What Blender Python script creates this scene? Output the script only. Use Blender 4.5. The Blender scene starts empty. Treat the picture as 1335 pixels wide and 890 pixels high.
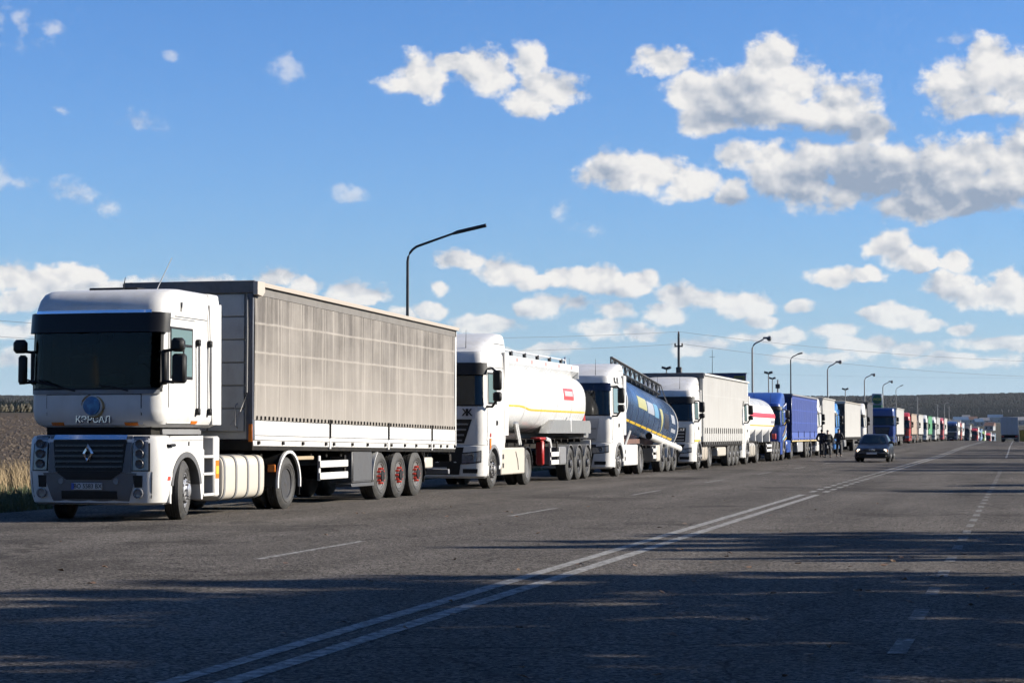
import bpy, bmesh, math, random
from mathutils import Vector, Matrix, noise as mnoise
random.seed(7)
sc = bpy.context.scene
COL = sc.collection
R = math.radians
PI = math.pi

# ------------------------------------------------------------------ camera
TH = R(14.404)                       # road runs along +Y, the camera looks 14.4 deg left of it
CAMH = 1.446
cd = bpy.data.cameras.new('camera')
cd.sensor_width = 36; cd.lens = 36 * 2560 / 1335
cd.clip_start = 0.1; cd.clip_end = 20000
cam = bpy.data.objects.new('camera', cd); COL.objects.link(cam)
cam.location = (0, 0, CAMH)
cam.rotation_euler = (R(90) + math.atan(120 / 2560), 0, TH)
sc.camera = cam
sc.view_settings.view_transform = 'Standard'; sc.view_settings.look = 'None'
sc.view_settings.exposure = 1.35; sc.view_settings.gamma = 1.0
sc.cycles.use_denoising = True
sc.cycles.use_adaptive_sampling = True; sc.cycles.adaptive_threshold = .02; sc.cycles.adaptive_min_samples = 10
sc.cycles.max_bounces = 6; sc.cycles.diffuse_bounces = 3; sc.cycles.glossy_bounces = 3
sc.cycles.transparent_max_bounces = 8; sc.cycles.volume_bounces = 0

# ------------------------------------------------------------------ sun
SUN_AZ, SUN_EL = R(74), R(24)        # azimuth clockwise from +Y
sl = bpy.data.lights.new('sun', 'SUN'); sl.energy = 5.0; sl.angle = R(0.53); sl.color = (1.0, 0.93, 0.82)
so = bpy.data.objects.new('sun', sl); COL.objects.link(so)
tosun = Vector((math.sin(SUN_AZ) * math.cos(SUN_EL), math.cos(SUN_AZ) * math.cos(SUN_EL), math.sin(SUN_EL)))
so.rotation_euler = tosun.to_track_quat('Z', 'Y').to_euler()

# ------------------------------------------------------------------ world: Nishita sky with cumulus
# clouds as (azimuth, elevation, half width, half height) in units of 1/2560 rad; azimuth 0 is the road direction
CLOUDS = [(548,102,46,34),(590,88,30,14),(640,100,50,36),(690,82,34,34),(715,120,48,30),(690,138,44,22),
 (865,85,44,20),(905,118,40,30),(960,122,60,46),(1005,92,48,44),(1040,112,56,44),(1090,140,60,42),(1130,170,38,26),(1010,150,70,26),(930,160,44,24),
 (1255,110,58,40),(1290,88,44,36),(1335,110,60,46),(1400,100,60,46),(1290,140,60,22),
 (800,222,46,30),(850,222,52,34),(905,236,50,26),(950,250,34,20),(955,205,40,24),(1010,215,50,34),(1060,235,56,44),(1110,222,56,40),(1160,235,60,44),
 (1215,225,60,48),(1270,210,64,40),(1270,255,70,36),(1330,222,70,56),(1400,235,70,60),(1190,270,70,22), (1075,205,60,26), (1120,250,70,28), (1235,272,80,20), (1180,215,50,36), (1060,225,50,34),(1480,240,70,40),
 (600,340,44,16),(650,352,52,22),(690,366,30,12),(735,362,34,16),(770,364,44,20),(800,375,36,16),(835,368,36,22),
 (715,398,36,16),(750,402,30,14),(800,408,34,18),(790,430,40,16),(830,432,30,12),(890,390,40,20),(930,392,46,18),(975,398,44,20),(870,408,36,16),(990,420,26,10),
 (1155,320,34,22),(1180,335,40,18),(1205,345,24,10),(1130,360,28,10),(1085,362,32,14),(1250,340,22,16),
 (1240,375,44,20),(1280,385,52,18),(1310,372,34,24),(1345,385,40,24),(1140,412,30,12),(1175,410,42,16),(1210,420,34,12),(1262,430,24,12),(1080,432,44,12),(1045,400,26,12),
 (1150,452,46,14),(1100,446,30,10),(1190,455,40,14),(1300,448,60,12),(1240,470,80,12),(1050,465,60,10),
 (10,362,46,22),(60,372,44,24),(100,366,44,20),(150,378,60,18),(30,392,70,18),(200,374,50,16),(270,368,50,14),(365,362,40,16),(400,372,36,14),(450,378,30,18),(470,388,40,14),(560,402,26,14),(20,430,60,14),(100,420,60,16),(20,470,40,14),
 (700,405,40,14),(640,425,60,12),(580,372,20,10),(530,410,20,10),(910,450,50,12),(700,455,60,10),(1010,440,60,10)]
FAINT = [(735,275,12,14), (770,300,14,8), (28,66,34,12),(2,25,12,26),(168,163,46,12),(150,155,26,10),(375,85,16,18),(98,252,30,14),(140,268,30,9),(5,232,18,18),(30,240,20,8),(75,40,16,10),(218,76,10,6),(455,252,16,8),(80,142,10,7), (30,36,10,24), (1250,60,20,6)]
w = bpy.data.worlds.new('World'); sc.world = w; w.use_nodes = True
wt = w.node_tree; wl = wt.links
bg = wt.nodes['Background']; bg.inputs[1].default_value = 0.05
def wn(tp, **k):
    n = wt.nodes.new(tp)
    for a, b in k.items(): setattr(n, a, b)
    return n
def wmath(op, a, b=None, c=None, clamp=False, tree=None):
    t = tree or wt
    n = t.nodes.new('ShaderNodeMath'); n.operation = op; n.use_clamp = clamp
    for i, v in enumerate((a, b, c)):
        if v is None: continue
        if isinstance(v, (int, float)): n.inputs[i].default_value = v
        else: t.links.new(v, n.inputs[i])
    return n.outputs[0]
sky = wn('ShaderNodeTexSky', sky_type='NISHITA', sun_disc=False, sun_elevation=SUN_EL, sun_rotation=SUN_AZ,
         air_density=1.0, dust_density=0.6, ozone_density=1.0)
tc = wn('ShaderNodeTexCoord')
sep = wn('ShaderNodeSeparateXYZ'); wl.new(tc.outputs['Generated'], sep.inputs[0])
az = wmath('ARCTAN2', sep.outputs[0], sep.outputs[1])
el = wmath('ARCSINE', sep.outputs[2])
cmb = wn('ShaderNodeCombineXYZ'); wl.new(wmath('MULTIPLY', az, 2560), cmb.inputs[0]); wl.new(wmath('MULTIPLY', el, 2560), cmb.inputs[1])
P0 = cmb.outputs[0]
def wnoise(P, scale, det, rough, off, st=.8):
    vm = wn('ShaderNodeVectorMath', operation='MULTIPLY_ADD'); wl.new(P, vm.inputs[0])
    vm.inputs[1].default_value = (scale * st, scale, scale); vm.inputs[2].default_value = (off, off * .7, 1.3)
    n = wn('ShaderNodeTexNoise', noise_dimensions='2D'); wl.new(vm.outputs[0], n.inputs['Vector'])
    n.inputs['Scale'].default_value = 1; n.inputs['Detail'].default_value = det; n.inputs['Roughness'].default_value = rough
    return n
nw = wnoise(P0, 1 / 70, 4, .55, 4.1)
wsub = wn('ShaderNodeVectorMath', operation='SUBTRACT'); wl.new(nw.outputs['Color'], wsub.inputs[0]); wsub.inputs[1].default_value = (.5, .5, .5)
wsca = wn('ShaderNodeVectorMath', operation='MULTIPLY_ADD'); wl.new(wsub.outputs[0], wsca.inputs[0])
wsca.inputs[1].default_value = (44, 30, 0); wl.new(P0, wsca.inputs[2])
Q0 = wsca.outputs[0]
def blobs(items, Q=Q0):
    """nearest normalised distance to a list of ellipses in (azimuth, elevation)"""
    cur = None
    for (px, py, rx, ry) in items:
        cx = math.atan((px - 667.5) / 2560) * 2560 - TH * 2560
        cy = (565 - py) / math.sqrt(1 + ((px - 667.5) / 2560) ** 2)
        m = wn('ShaderNodeVectorMath', operation='MULTIPLY_ADD'); wl.new(Q, m.inputs[0])
        m.inputs[1].default_value = (1 / rx, 1 / ry, 0); m.inputs[2].default_value = (-cx / rx, -cy / ry, 0)
        ln = wn('ShaderNodeVectorMath', operation='LENGTH'); wl.new(m.outputs[0], ln.inputs[0])
        cur = ln.outputs['Value'] if cur is None else wmath('MINIMUM', cur, ln.outputs['Value'])
    return cur
d = wmath('MULTIPLY_ADD', blobs(CLOUDS), -1.15, 1.28)
# open sky outside the pictured sector: the same kind of broken cumulus goes on all round
gd = wmath('MULTIPLY_ADD', wnoise(P0, 1 / 210, 2, .5, 9.7).outputs['Fac'], 5.0, -3.3)
au = wmath('ABSOLUTE', wmath('ADD', wmath('MULTIPLY', az, 2560), TH * 2560))
e2 = wmath('MULTIPLY', el, 2560)
out = wmath('MAXIMUM', wmath('MULTIPLY_ADD', au, 1 / 120, -740 / 120, clamp=True), wmath('MULTIPLY_ADD', e2, 1 / 120, -600 / 120, clamp=True))
d = wmath('MAXIMUM', d, wmath('ADD', gd, wmath('MULTIPLY_ADD', out, 3.0, -3.0)))
f1 = wnoise(P0, 1 / 52, 10, .62, 2.2, .8).outputs['Fac']
offs = wn('ShaderNodeVectorMath', operation='ADD'); wl.new(P0, offs.inputs[0]); offs.inputs[1].default_value = (8, 13, 0)
f2 = wnoise(offs.outputs[0], 1 / 52, 4, .52, 2.2, .8).outputs['Fac']
f3 = wnoise(P0, 1 / 52, 4, .52, 2.2, .8).outputs['Fac']
dF = wmath('ADD', wmath('MULTIPLY_ADD', blobs(FAINT), -.75, .75), wmath('MULTIPLY_ADD', f1, 3.8, -2.15))
dA = wmath('ADD', d, wmath('MULTIPLY_ADD', f1, 2.3, -1.29))
alpha = wn('ShaderNodeMapRange', interpolation_type='SMOOTHSTEP'); wl.new(dA, alpha.inputs[0])
alpha.inputs[1].default_value = -.08; alpha.inputs[2].default_value = .48; alpha.inputs[4].default_value = .97
fa = wn('ShaderNodeMapRange', interpolation_type='SMOOTHSTEP'); wl.new(dF, fa.inputs[0]); fa.inputs[1].default_value = -.35; fa.inputs[2].default_value = .75; fa.inputs[4].default_value = .5
lowel = wmath('MULTIPLY_ADD', el, 1 / R(5), .1, clamp=True)
alph = wmath('MAXIMUM', wmath('MULTIPLY', alpha.outputs[0], wmath('MULTIPLY_ADD', lowel, .5, .5)), fa.outputs[0])
# billows turned away from the sun and the flat undersides are grey, the rest is sunlit white
SHADED = [(1160, 248, 150, 40), (1250, 262, 130, 30), (1060, 240, 60, 26), (960, 262, 40, 12), (780, 238, 26, 14), (950, 140, 40, 26), (1240, 140, 34, 16), (1090, 172, 70, 14), (1330, 160, 60, 10)]
sh = wn('ShaderNodeMapRange', interpolation_type='SMOOTHSTEP'); wl.new(wmath('MULTIPLY_ADD', f1, -1.2, wmath('ADD', blobs(SHADED), .6)), sh.inputs[0]); sh.inputs[1].default_value = 1.8; sh.inputs[2].default_value = .3
lit = wmath('MULTIPLY_ADD', wmath('SUBTRACT', f3, f2), 2.6, .84)
shade = wmath('SUBTRACT', lit, wmath('MULTIPLY', sh.outputs[0], .70), clamp=True)
cm = wn('ShaderNodeMix', data_type='RGBA'); wl.new(shade, cm.inputs['Factor'])
cm.inputs[6].default_value = (2.5, 3.05, 3.95, 1); cm.inputs[7].default_value = (7.1, 6.95, 6.75, 1)
tint = wn('ShaderNodeMix', data_type='RGBA', blend_type='MULTIPLY'); tint.inputs[0].default_value = 1
wl.new(sky.outputs[0], tint.inputs[6]); tint.inputs[7].default_value = (.385, .735, 1.30, 1)
hz = wmath('EXPONENT', wmath('MULTIPLY', wmath('MAXIMUM', el, 0.0), -1 / R(4.4)))
hm = wn('ShaderNodeMix', data_type='RGBA'); wl.new(hz, hm.inputs['Factor']); wl.new(tint.outputs[2], hm.inputs[6]); hm.inputs[7].default_value = (3.9, 5.05, 6.1, 1)
mx = wn('ShaderNodeMix', data_type='RGBA'); wl.new(alph, mx.inputs['Factor'])
wl.new(hm.outputs[2], mx.inputs[6]); wl.new(cm.outputs[2], mx.inputs[7])
wl.new(mx.outputs[2], bg.inputs[0])

# ------------------------------------------------------------------ materials
MATS = {}
ALB = .61
def mat(name, col, rough=.5, metal=0.0, spec=.5, coat=0.0, emit=None, es=0.0, dirt=0.0, dscale=2.0, dcol=(.16, .13, .10), stretch=(1, 1, 1), bump=0.0, bscale=40, var=0.0):
    if name in MATS: return MATS[name]
    if metal < .9: col = tuple(v * ALB for v in col); dcol = tuple(v * ALB for v in dcol)
    m = bpy.data.materials.new(name); m.use_nodes = True; MATS[name] = m
    t = m.node_tree; p = t.nodes['Principled BSDF']
    p.inputs['Base Color'].default_value = (*col, 1); p.inputs['Roughness'].default_value = rough
    p.inputs['Metallic'].default_value = metal; p.inputs['Specular IOR Level'].default_value = spec
    p.inputs['Coat Weight'].default_value = coat; p.inputs['Coat Roughness'].default_value = .08
    if emit: p.inputs['Emission Color'].default_value = (*emit, 1); p.inputs['Emission Strength'].default_value = es
    if dirt or var or bump:
        c = t.nodes.new('ShaderNodeTexCoord'); mp = t.nodes.new('ShaderNodeMapping'); t.links.new(c.outputs['Object'], mp.inputs[0]); mp.inputs['Scale'].default_value = stretch
        n = t.nodes.new('ShaderNodeTexNoise'); t.links.new(mp.outputs[0], n.inputs['Vector']); n.inputs['Scale'].default_value = dscale; n.inputs['Detail'].default_value = 7; n.inputs['Roughness'].default_value = .65
        r = t.nodes.new('ShaderNodeMapRange'); t.links.new(n.outputs['Fac'], r.inputs[0]); r.inputs[1].default_value = .42; r.inputs[2].default_value = .78; r.inputs[4].default_value = max(dirt, var)
        mix = t.nodes.new('ShaderNodeMix'); mix.data_type = 'RGBA'; t.links.new(r.outputs[0], mix.inputs['Factor'])
        mix.inputs[6].default_value = (*col, 1); mix.inputs[7].default_value = (*dcol, 1)
        t.links.new(mix.outputs[2], p.inputs['Base Color'])
        rr = t.nodes.new('ShaderNodeMath'); rr.operation = 'MULTIPLY_ADD'; t.links.new(n.outputs['Fac'], rr.inputs[0]); rr.inputs[1].default_value = .3; rr.inputs[2].default_value = rough - .15; rr.use_clamp = True
        t.links.new(rr.outputs[0], p.inputs['Roughness'])
        if bump:
            b = t.nodes.new('ShaderNodeTexNoise'); t.links.new(mp.outputs[0], b.inputs['Vector']); b.inputs['Scale'].default_value = bscale; b.inputs['Detail'].default_value = 4
            bn = t.nodes.new('ShaderNodeBump'); t.links.new(b.outputs['Fac'], bn.inputs['Height']); bn.inputs['Strength'].default_value = bump; bn.inputs['Distance'].default_value = .02
            t.links.new(bn.outputs[0], p.inputs['Normal'])
    return m
WHITE = mat('white_paint', (.70, .69, .67), .42, spec=.3, coat=.04, dirt=.42, dscale=1.8, dcol=(.40, .36, .30), stretch=(1.6, 1.6, .5))
CREAM = mat('cream_paint', (.60, .55, .47), .38, coat=.2, dirt=.2, dscale=2, dcol=(.42, .36, .28))
GREYPAINT = mat('grey_paint', (.22, .22, .225), .45, dirt=.3, dscale=3, dcol=(.12, .10, .08))
SILVER = mat('silver_paint', (.42, .42, .43), .4, metal=.2, dirt=.3, dscale=3, dcol=(.2, .17, .13))
BLACK = mat('black_plastic', (.010, .010, .011), .55, spec=.25, var=.5, dscale=5, dcol=(.03, .028, .025))
DARK = mat('dark_chassis', (.012, .011, .010), .8, spec=.15, dirt=.6, dscale=4, dcol=(.05, .042, .033))
GLASS = mat('windscreen_glass', (.004, .009, .012), .03, spec=.38)
def clear_glass():
    m = bpy.data.materials.new('clear_tinted_glass'); m.use_nodes = True; t = m.node_tree; L = t.links; t.nodes.remove(t.nodes['Principled BSDF'])
    tr = t.nodes.new('ShaderNodeBsdfTransparent'); tr.inputs[0].default_value = (.36, .46, .47, 1); gl = t.nodes.new('ShaderNodeBsdfGlossy'); gl.inputs['Roughness'].default_value = .02
    fr = t.nodes.new('ShaderNodeFresnel'); fr.inputs[0].default_value = 1.28; mx = t.nodes.new('ShaderNodeMixShader'); L.new(fr.outputs[0], mx.inputs[0]); L.new(tr.outputs[0], mx.inputs[1]); L.new(gl.outputs[0], mx.inputs[2]); L.new(mx.outputs[0], t.nodes['Material Output'].inputs[0]); return m
CLEARGLASS = clear_glass()
SIDEGLASS_SKY = mat('side_glass_sky_teal', (.16, .24, .25), .05, spec=.6)  # opaque; sky seen through the cab is put into the teal colour
RUBBER = mat('tyre_rubber', (.022, .021, .020), .75, dirt=.85, dscale=9, dcol=(.075, .068, .058), bump=.3, bscale=60)
STEEL = mat('steel_rim', (.33, .32, .31), .38, metal=.6, dirt=.5, dscale=12, dcol=(.12, .09, .07))
DARKRIM = mat('dark_rim', (.07, .07, .075), .45, metal=.4, dirt=.5, dscale=12, dcol=(.12, .10, .08))
CHROME = mat('chrome', (.75, .76, .78), .12, metal=1.0, var=.2, dscale=8, dcol=(.5, .5, .5))
ALU = mat('aluminium', (.55, .55, .54), .38, metal=.7, dirt=.35, dscale=4, dcol=(.3, .27, .22))
ORANGE = mat('orange_lens', (.75, .20, .02), .25)
REDP = mat('red_paint', (.45, .02, .015), .4, dirt=.25, dscale=4, dcol=(.15, .04, .03))
REDNUT = mat('red_nut_cover', (.75, .05, .02), .4, var=.3, dscale=20, dcol=(.3, .03, .02))
YELLOW = mat('yellow_print', (.70, .46, .03), .5, var=.2, dscale=6, dcol=(.5, .3, .05))
LENS = mat('headlight_lens', (.20, .20, .21), .10, spec=.8, var=.8, dscale=9, dcol=(.04, .04, .045))
NAVY = mat('navy_print', (.02, .03, .10), .4)
SEAM = mat('door_seam', (.03, .03, .03), .6)
BLUEP = mat('blue_paint', (.03, .10, .42), .3, coat=.5, dirt=.15, dscale=2, dcol=(.08, .1, .2))
BLUEL = mat('light_blue_paint', (.07, .26, .66), .3, coat=.5, dirt=.15, dscale=2, dcol=(.1, .2, .4))
NAVYP = mat('navy_paint', (.012, .025, .10), .3, coat=.5, dirt=.15, dscale=2, dcol=(.05, .06, .1))
PLATE = mat('number_plate', (.55, .55, .55), .45, var=.2, dscale=8, dcol=(.4, .4, .38))
PALEGREY = mat('pale_grey_print', (.30, .30, .34), .4)
CONCRETE = mat('concrete', (.30, .29, .27), .85, dirt=.5, dscale=3, dcol=(.18, .16, .14), bump=.3)
LAMPDARK = mat('lamp_post_steel', (.035, .04, .045), .45, metal=.3, dirt=.4, dscale=4, dcol=(.08, .07, .06))
LAMPGREY = mat('lamp_post_concrete', (.33, .33, .32), .8, dirt=.4, dscale=5, dcol=(.2, .18, .16))
GREENP = mat('green_print', (.03, .22, .10), .45, var=.2, dscale=4, dcol=(.02, .12, .06))

# ------------------------------------------------------------------ mesh builder
class MB:
    def __init__(s): s.v = []; s.f = []
    def add(s, vs, fs):
        o = len(s.v); s.v += [tuple(q) for q in vs]; s.f += [tuple(i + o for i in f) for f in fs]; return s
    def box(s, x0, x1, y0, y1, z0, z1, b=0.008):
        if x0 > x1: x0, x1 = x1, x0
        if y0 > y1: y0, y1 = y1, y0
        if z0 > z1: z0, z1 = z1, z0
        b = min(b, (x1 - x0) * .3, (y1 - y0) * .3, (z1 - z0) * .3)
        vs = []
        X, Y, Z = (x0, x1), (y0, y1), (z0, z1)
        def vi(i, j, k, a): return 3 * (i * 4 + j * 2 + k) + a
        for i in (0, 1):
            for j in (0, 1):
                for k in (0, 1):
                    c = (X[i], Y[j], Z[k]); sg = (1 - 2 * i, 1 - 2 * j, 1 - 2 * k)
                    for a in range(3):
                        vs.append(tuple(c[t] + (0 if t == a else sg[t] * b) for t in range(3)))
        fs = []
        for e in (0, 1):
            fs.append((vi(e,0,0,0), vi(e,1,0,0), vi(e,1,1,0), vi(e,0,1,0)))
            fs.append((vi(0,e,0,1), vi(1,e,0,1), vi(1,e,1,1), vi(0,e,1,1)))
            fs.append((vi(0,0,e,2), vi(1,0,e,2), vi(1,1,e,2), vi(0,1,e,2)))
        for p in (0, 1):
            for q in (0, 1):
                fs.append((vi(0,p,q,1), vi(1,p,q,1), vi(1,p,q,2), vi(0,p,q,2)))
                fs.append((vi(p,0,q,0), vi(p,1,q,0), vi(p,1,q,2), vi(p,0,q,2)))
                fs.append((vi(p,q,0,0), vi(p,q,1,0), vi(p,q,1,1), vi(p,q,0,1)))
        for i in (0, 1):
            for j in (0, 1):
                for k in (0, 1): fs.append((vi(i,j,k,0), vi(i,j,k,1), vi(i,j,k,2)))
        return s.add(vs, fs)
    def prism(s, poly, a0, a1, axis='x'):
        n = len(poly); vs = []
        for a in (a0, a1):
            for (p, q) in poly:
                vs.append({'x': (a, p, q), 'y': (p, a, q), 'z': (p, q, a)}[axis])
        fs = [tuple(range(n)), tuple(range(2 * n - 1, n - 1, -1))] + [(i, (i + 1) % n, n + (i + 1) % n, n + i) for i in range(n)]
        return s.add(vs, fs)
    def loft(s, loops, cap=True):
        n = len(loops[0]); vs = [q for l in loops for q in l]; fs = []
        for k in range(len(loops) - 1):
            for i in range(n): fs.append((k*n+i, k*n+(i+1) % n, (k+1)*n+(i+1) % n, (k+1)*n+i))
        if cap: fs += [tuple(range(n - 1, -1, -1)), tuple(range((len(loops)-1)*n, len(loops)*n))]
        return s.add(vs, fs)
    def grid(s, pts):
        m = len(pts[0]); fs = []
        for k in range(len(pts) - 1):
            for i in range(m - 1): fs.append((k*m+i, k*m+i+1, (k+1)*m+i+1, (k+1)*m+i))
        return s.add([q for l in pts for q in l], fs)
    def tube(s, path, r, n=8):
        path = [Vector(p) for p in path]; loops = []
        rs = r if isinstance(r, (list, tuple)) else [r] * len(path)
        up = Vector((0, 0, 1))
        for i, p in enumerate(path):
            d = (path[min(i+1, len(path)-1)] - path[max(i-1, 0)]).normalized()
            a = d.cross(up if abs(d.z) < .95 else Vector((1, 0, 0))).normalized(); b = d.cross(a)
            loops.append([p + (a * math.cos(2*PI*k/n) + b * math.sin(2*PI*k/n)) * rs[i] for k in range(n)])
        return s.loft(loops)
    def lathe(s, prof, n=24, c=(0, 0, 0), axis='x', cap=True):
        loops = []
        for (a, r) in prof:
            l = []
            for k in range(n):
                t = 2 * PI * k / n; p, q = r * math.cos(t), r * math.sin(t)
                l.append({'x': (c[0]+a, c[1]+p, c[2]+q), 'y': (c[0]+p, c[1]+a, c[2]+q), 'z': (c[0]+p, c[1]+q, c[2]+a)}[axis])
            loops.append(l)
        return s.loft(loops, cap)
    def build(s, name, m, parent=None, loc=None, warp=None, smooth=True, rot=None, ang=38):
        me = bpy.data.meshes.new(name)
        vs = [warp(q) for q in s.v] if warp else s.v
        me.from_pydata(vs, [], s.f); 
        bm = bmesh.new(); bm.from_mesh(me); bmesh.ops.recalc_face_normals(bm, faces=bm.faces); bm.to_mesh(me); bm.free()
        if smooth:
            me.polygons.foreach_set('use_smooth', [True] * len(me.polygons)); me.set_sharp_from_angle(angle=R(ang))
        me.materials.append(m)
        return link(name, me, parent, loc, rot)
def link(name, me, parent=None, loc=None, rot=None):
    o = bpy.data.objects.new(name, me); COL.objects.link(o)
    if parent is not None: o.parent = parent
    if loc is not None: o.location = loc
    if rot is not None: o.rotation_euler = rot
    return o
def B(name, m, parent, *a, b=.008, warp=None): return MB().box(*a, b=b).build(name, m, parent, warp=warp)
def thing(name, label, cat, loc=(0, 0, 0), rz=0, group=None):
    o = bpy.data.objects.new(name, None); COL.objects.link(o); o.location = loc; o.rotation_euler = (0, 0, rz)
    o.empty_display_size = .2
    o['label'] = label; o['category'] = cat
    if group: o['group'] = group
    return o
def copy_tree(o, parent=None):
    c = o.copy(); COL.objects.link(c)
    if parent is not None: c.parent = parent
    for ch in o.children: copy_tree(ch, c)
    return c
def text_obj(name, body, m, parent, loc, size, rot, sx=1.0, thick=.004, bold=0.0):
    cu = bpy.data.curves.new(name, 'FONT'); cu.body = body; cu.size = size; cu.extrude = thick; cu.align_x = 'CENTER'; cu.align_y = 'CENTER'; cu.resolution_u = 3; cu.offset = bold
    o = bpy.data.objects.new(name, cu); COL.objects.link(o)
    dg = bpy.context.evaluated_depsgraph_get()
    me = bpy.data.meshes.new_from_object(o.evaluated_get(dg)); bpy.data.objects.remove(o); bpy.data.curves.remove(cu)
    me.materials.clear(); me.materials.append(m)
    for v in me.vertices: v.co.x *= sx
    return link(name, me, parent, loc, rot)

FRONT = (R(90), 0, 0)            # text facing -Y
RIGHTSIDE = (R(90), 0, R(90))    # text facing +X

# ------------------------------------------------------------------ terrain
def sstep(a, b, x):
    t = min(1, max(0, (x - a) / (b - a))); return t * t * (3 - 2 * t)
def gz(y):                        # height of the road along its length
    return .22 * sstep(120, 205, y) - 3.4 * sstep(330, 760, y)
def terr(x, y):
    d = math.hypot(x, y)
    road = gz(y) - .05
    a = math.atan2(x, max(y, 1e-3))
    left = sstep(-.05, -.35, a)
    far = 1.0 * sstep(500, 1000, d) + 20 * sstep(900, 2300, d) + (52 - 15 * left + 2 * math.sin(a * 14) + 1.5 * math.sin(a * 33 + 1)) * sstep(2300, 3900, d)
    lf = 6.5 * sstep(60, 520, d) * (1 - .0) + 2.5 * sstep(500, 900, d)
    off = sstep(18, 60, abs(x + 5))
    verge = -.12 * sstep(17.5, 21, -x) * (1 - sstep(30, 60, abs(x + 5))) * sstep(400, 300, y)
    base = road * (1 - off) + off * (left * lf + (1 - left) * road)
    return base + verge + far - 3 * sstep(18, 60, abs(x + 5)) * 0 + .03 * mnoise.noise(Vector((x * .3, y * .3, 0))) * off

def asphalt():
    m = bpy.data.materials.new('asphalt'); m.use_nodes = True; t = m.node_tree; L = t.links; p = t.nodes['Principled BSDF']
    c = t.nodes.new('ShaderNodeTexCoord')
    def nz(scale, det=4, rough=.6, st=(1, 1, 1)):
        mp = t.nodes.new('ShaderNodeMapping'); L.new(c.outputs['Object'], mp.inputs[0]); mp.inputs['Scale'].default_value = st
        n = t.nodes.new('ShaderNodeTexNoise'); L.new(mp.outputs[0], n.inputs['Vector']); n.inputs['Scale'].default_value = scale; n.inputs['Detail'].default_value = det; n.inputs['Roughness'].default_value = rough; return n.outputs['Fac']
    def rng(v, a, b, lo, hi):
        r = t.nodes.new('ShaderNodeMapRange'); L.new(v, r.inputs[0])
        for i, q in enumerate((a, b, lo, hi)): r.inputs[i + 1].default_value = q
        return r.outputs[0]
    def mul(a, b):
        n = t.nodes.new('ShaderNodeMath'); n.operation = 'MULTIPLY'; L.new(a, n.inputs[0]); L.new(b, n.inputs[1]); return n.outputs[0]
    vor = t.nodes.new('ShaderNodeTexVoronoi'); L.new(c.outputs['Object'], vor.inputs['Vector']); vor.inputs['Scale'].default_value = 42
    sepc = t.nodes.new('ShaderNodeSeparateColor'); L.new(vor.outputs['Color'], sepc.inputs[0])
    grain = rng(sepc.outputs[0], 0, 1, .25, 1.85)
    grain2 = rng(nz(17, 6, .8), .3, .7, .5, 1.5)
    big = rng(nz(.35, 6, .65, (1, .35, 1)), .3, .7, .70, 1.22)
    track = rng(nz(.9, 3, .5, (1, .03, 1)), .35, .65, .85, 1.12)
    patch = rng(nz(.13, 4, .7), .56, .60, 1.0, .70)
    v = mul(mul(mul(mul(grain, grain2), big), track), patch)
    # hairline cracks
    dist = nz(1.2, 4, .6); 
    vc = t.nodes.new('ShaderNodeTexVoronoi'); vc.feature = 'DISTANCE_TO_EDGE'; vc.inputs['Scale'].default_value = .28
    ad = t.nodes.new('ShaderNodeVectorMath'); ad.operation = 'MULTIPLY_ADD'
    nn = t.nodes.new('ShaderNodeTexNoise'); L.new(c.outputs['Object'], nn.inputs['Vector']); nn.inputs['Scale'].default_value = 1.0; nn.inputs['Detail'].default_value = 6
    L.new(nn.outputs['Color'], ad.inputs[0]); ad.inputs[1].default_value = (1.6, 1.6, 0); L.new(c.outputs['Object'], ad.inputs[2]); L.new(ad.outputs[0], vc.inputs['Vector'])
    crack = rng(vc.outputs['Distance'], 0, .006, .45, 1.0)
    v = mul(v, crack)
    col = t.nodes.new('ShaderNodeMix'); col.data_type = 'RGBA'; col.blend_type = 'MULTIPLY'; col.inputs[0].default_value = 1
    col.inputs[6].default_value = (.070, .0625, .0555, 1)
    cc = t.nodes.new('ShaderNodeCombineColor'); [L.new(v, cc.inputs[i]) for i in range(3)]
    L.new(cc.outputs[0], col.inputs[7]); L.new(col.outputs[2], p.inputs['Base Color'])
    p.inputs['Roughness'].default_value = .95; p.inputs['Specular IOR Level'].default_value = .06
    bn = t.nodes.new('ShaderNodeBump'); L.new(vor.outputs['Distance'], bn.inputs['Height']); bn.inputs['Strength'].default_value = .55; bn.inputs['Distance'].default_value = .01
    L.new(bn.outputs[0], p.inputs['Normal'])
    return m
ASPHALT = asphalt()
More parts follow.
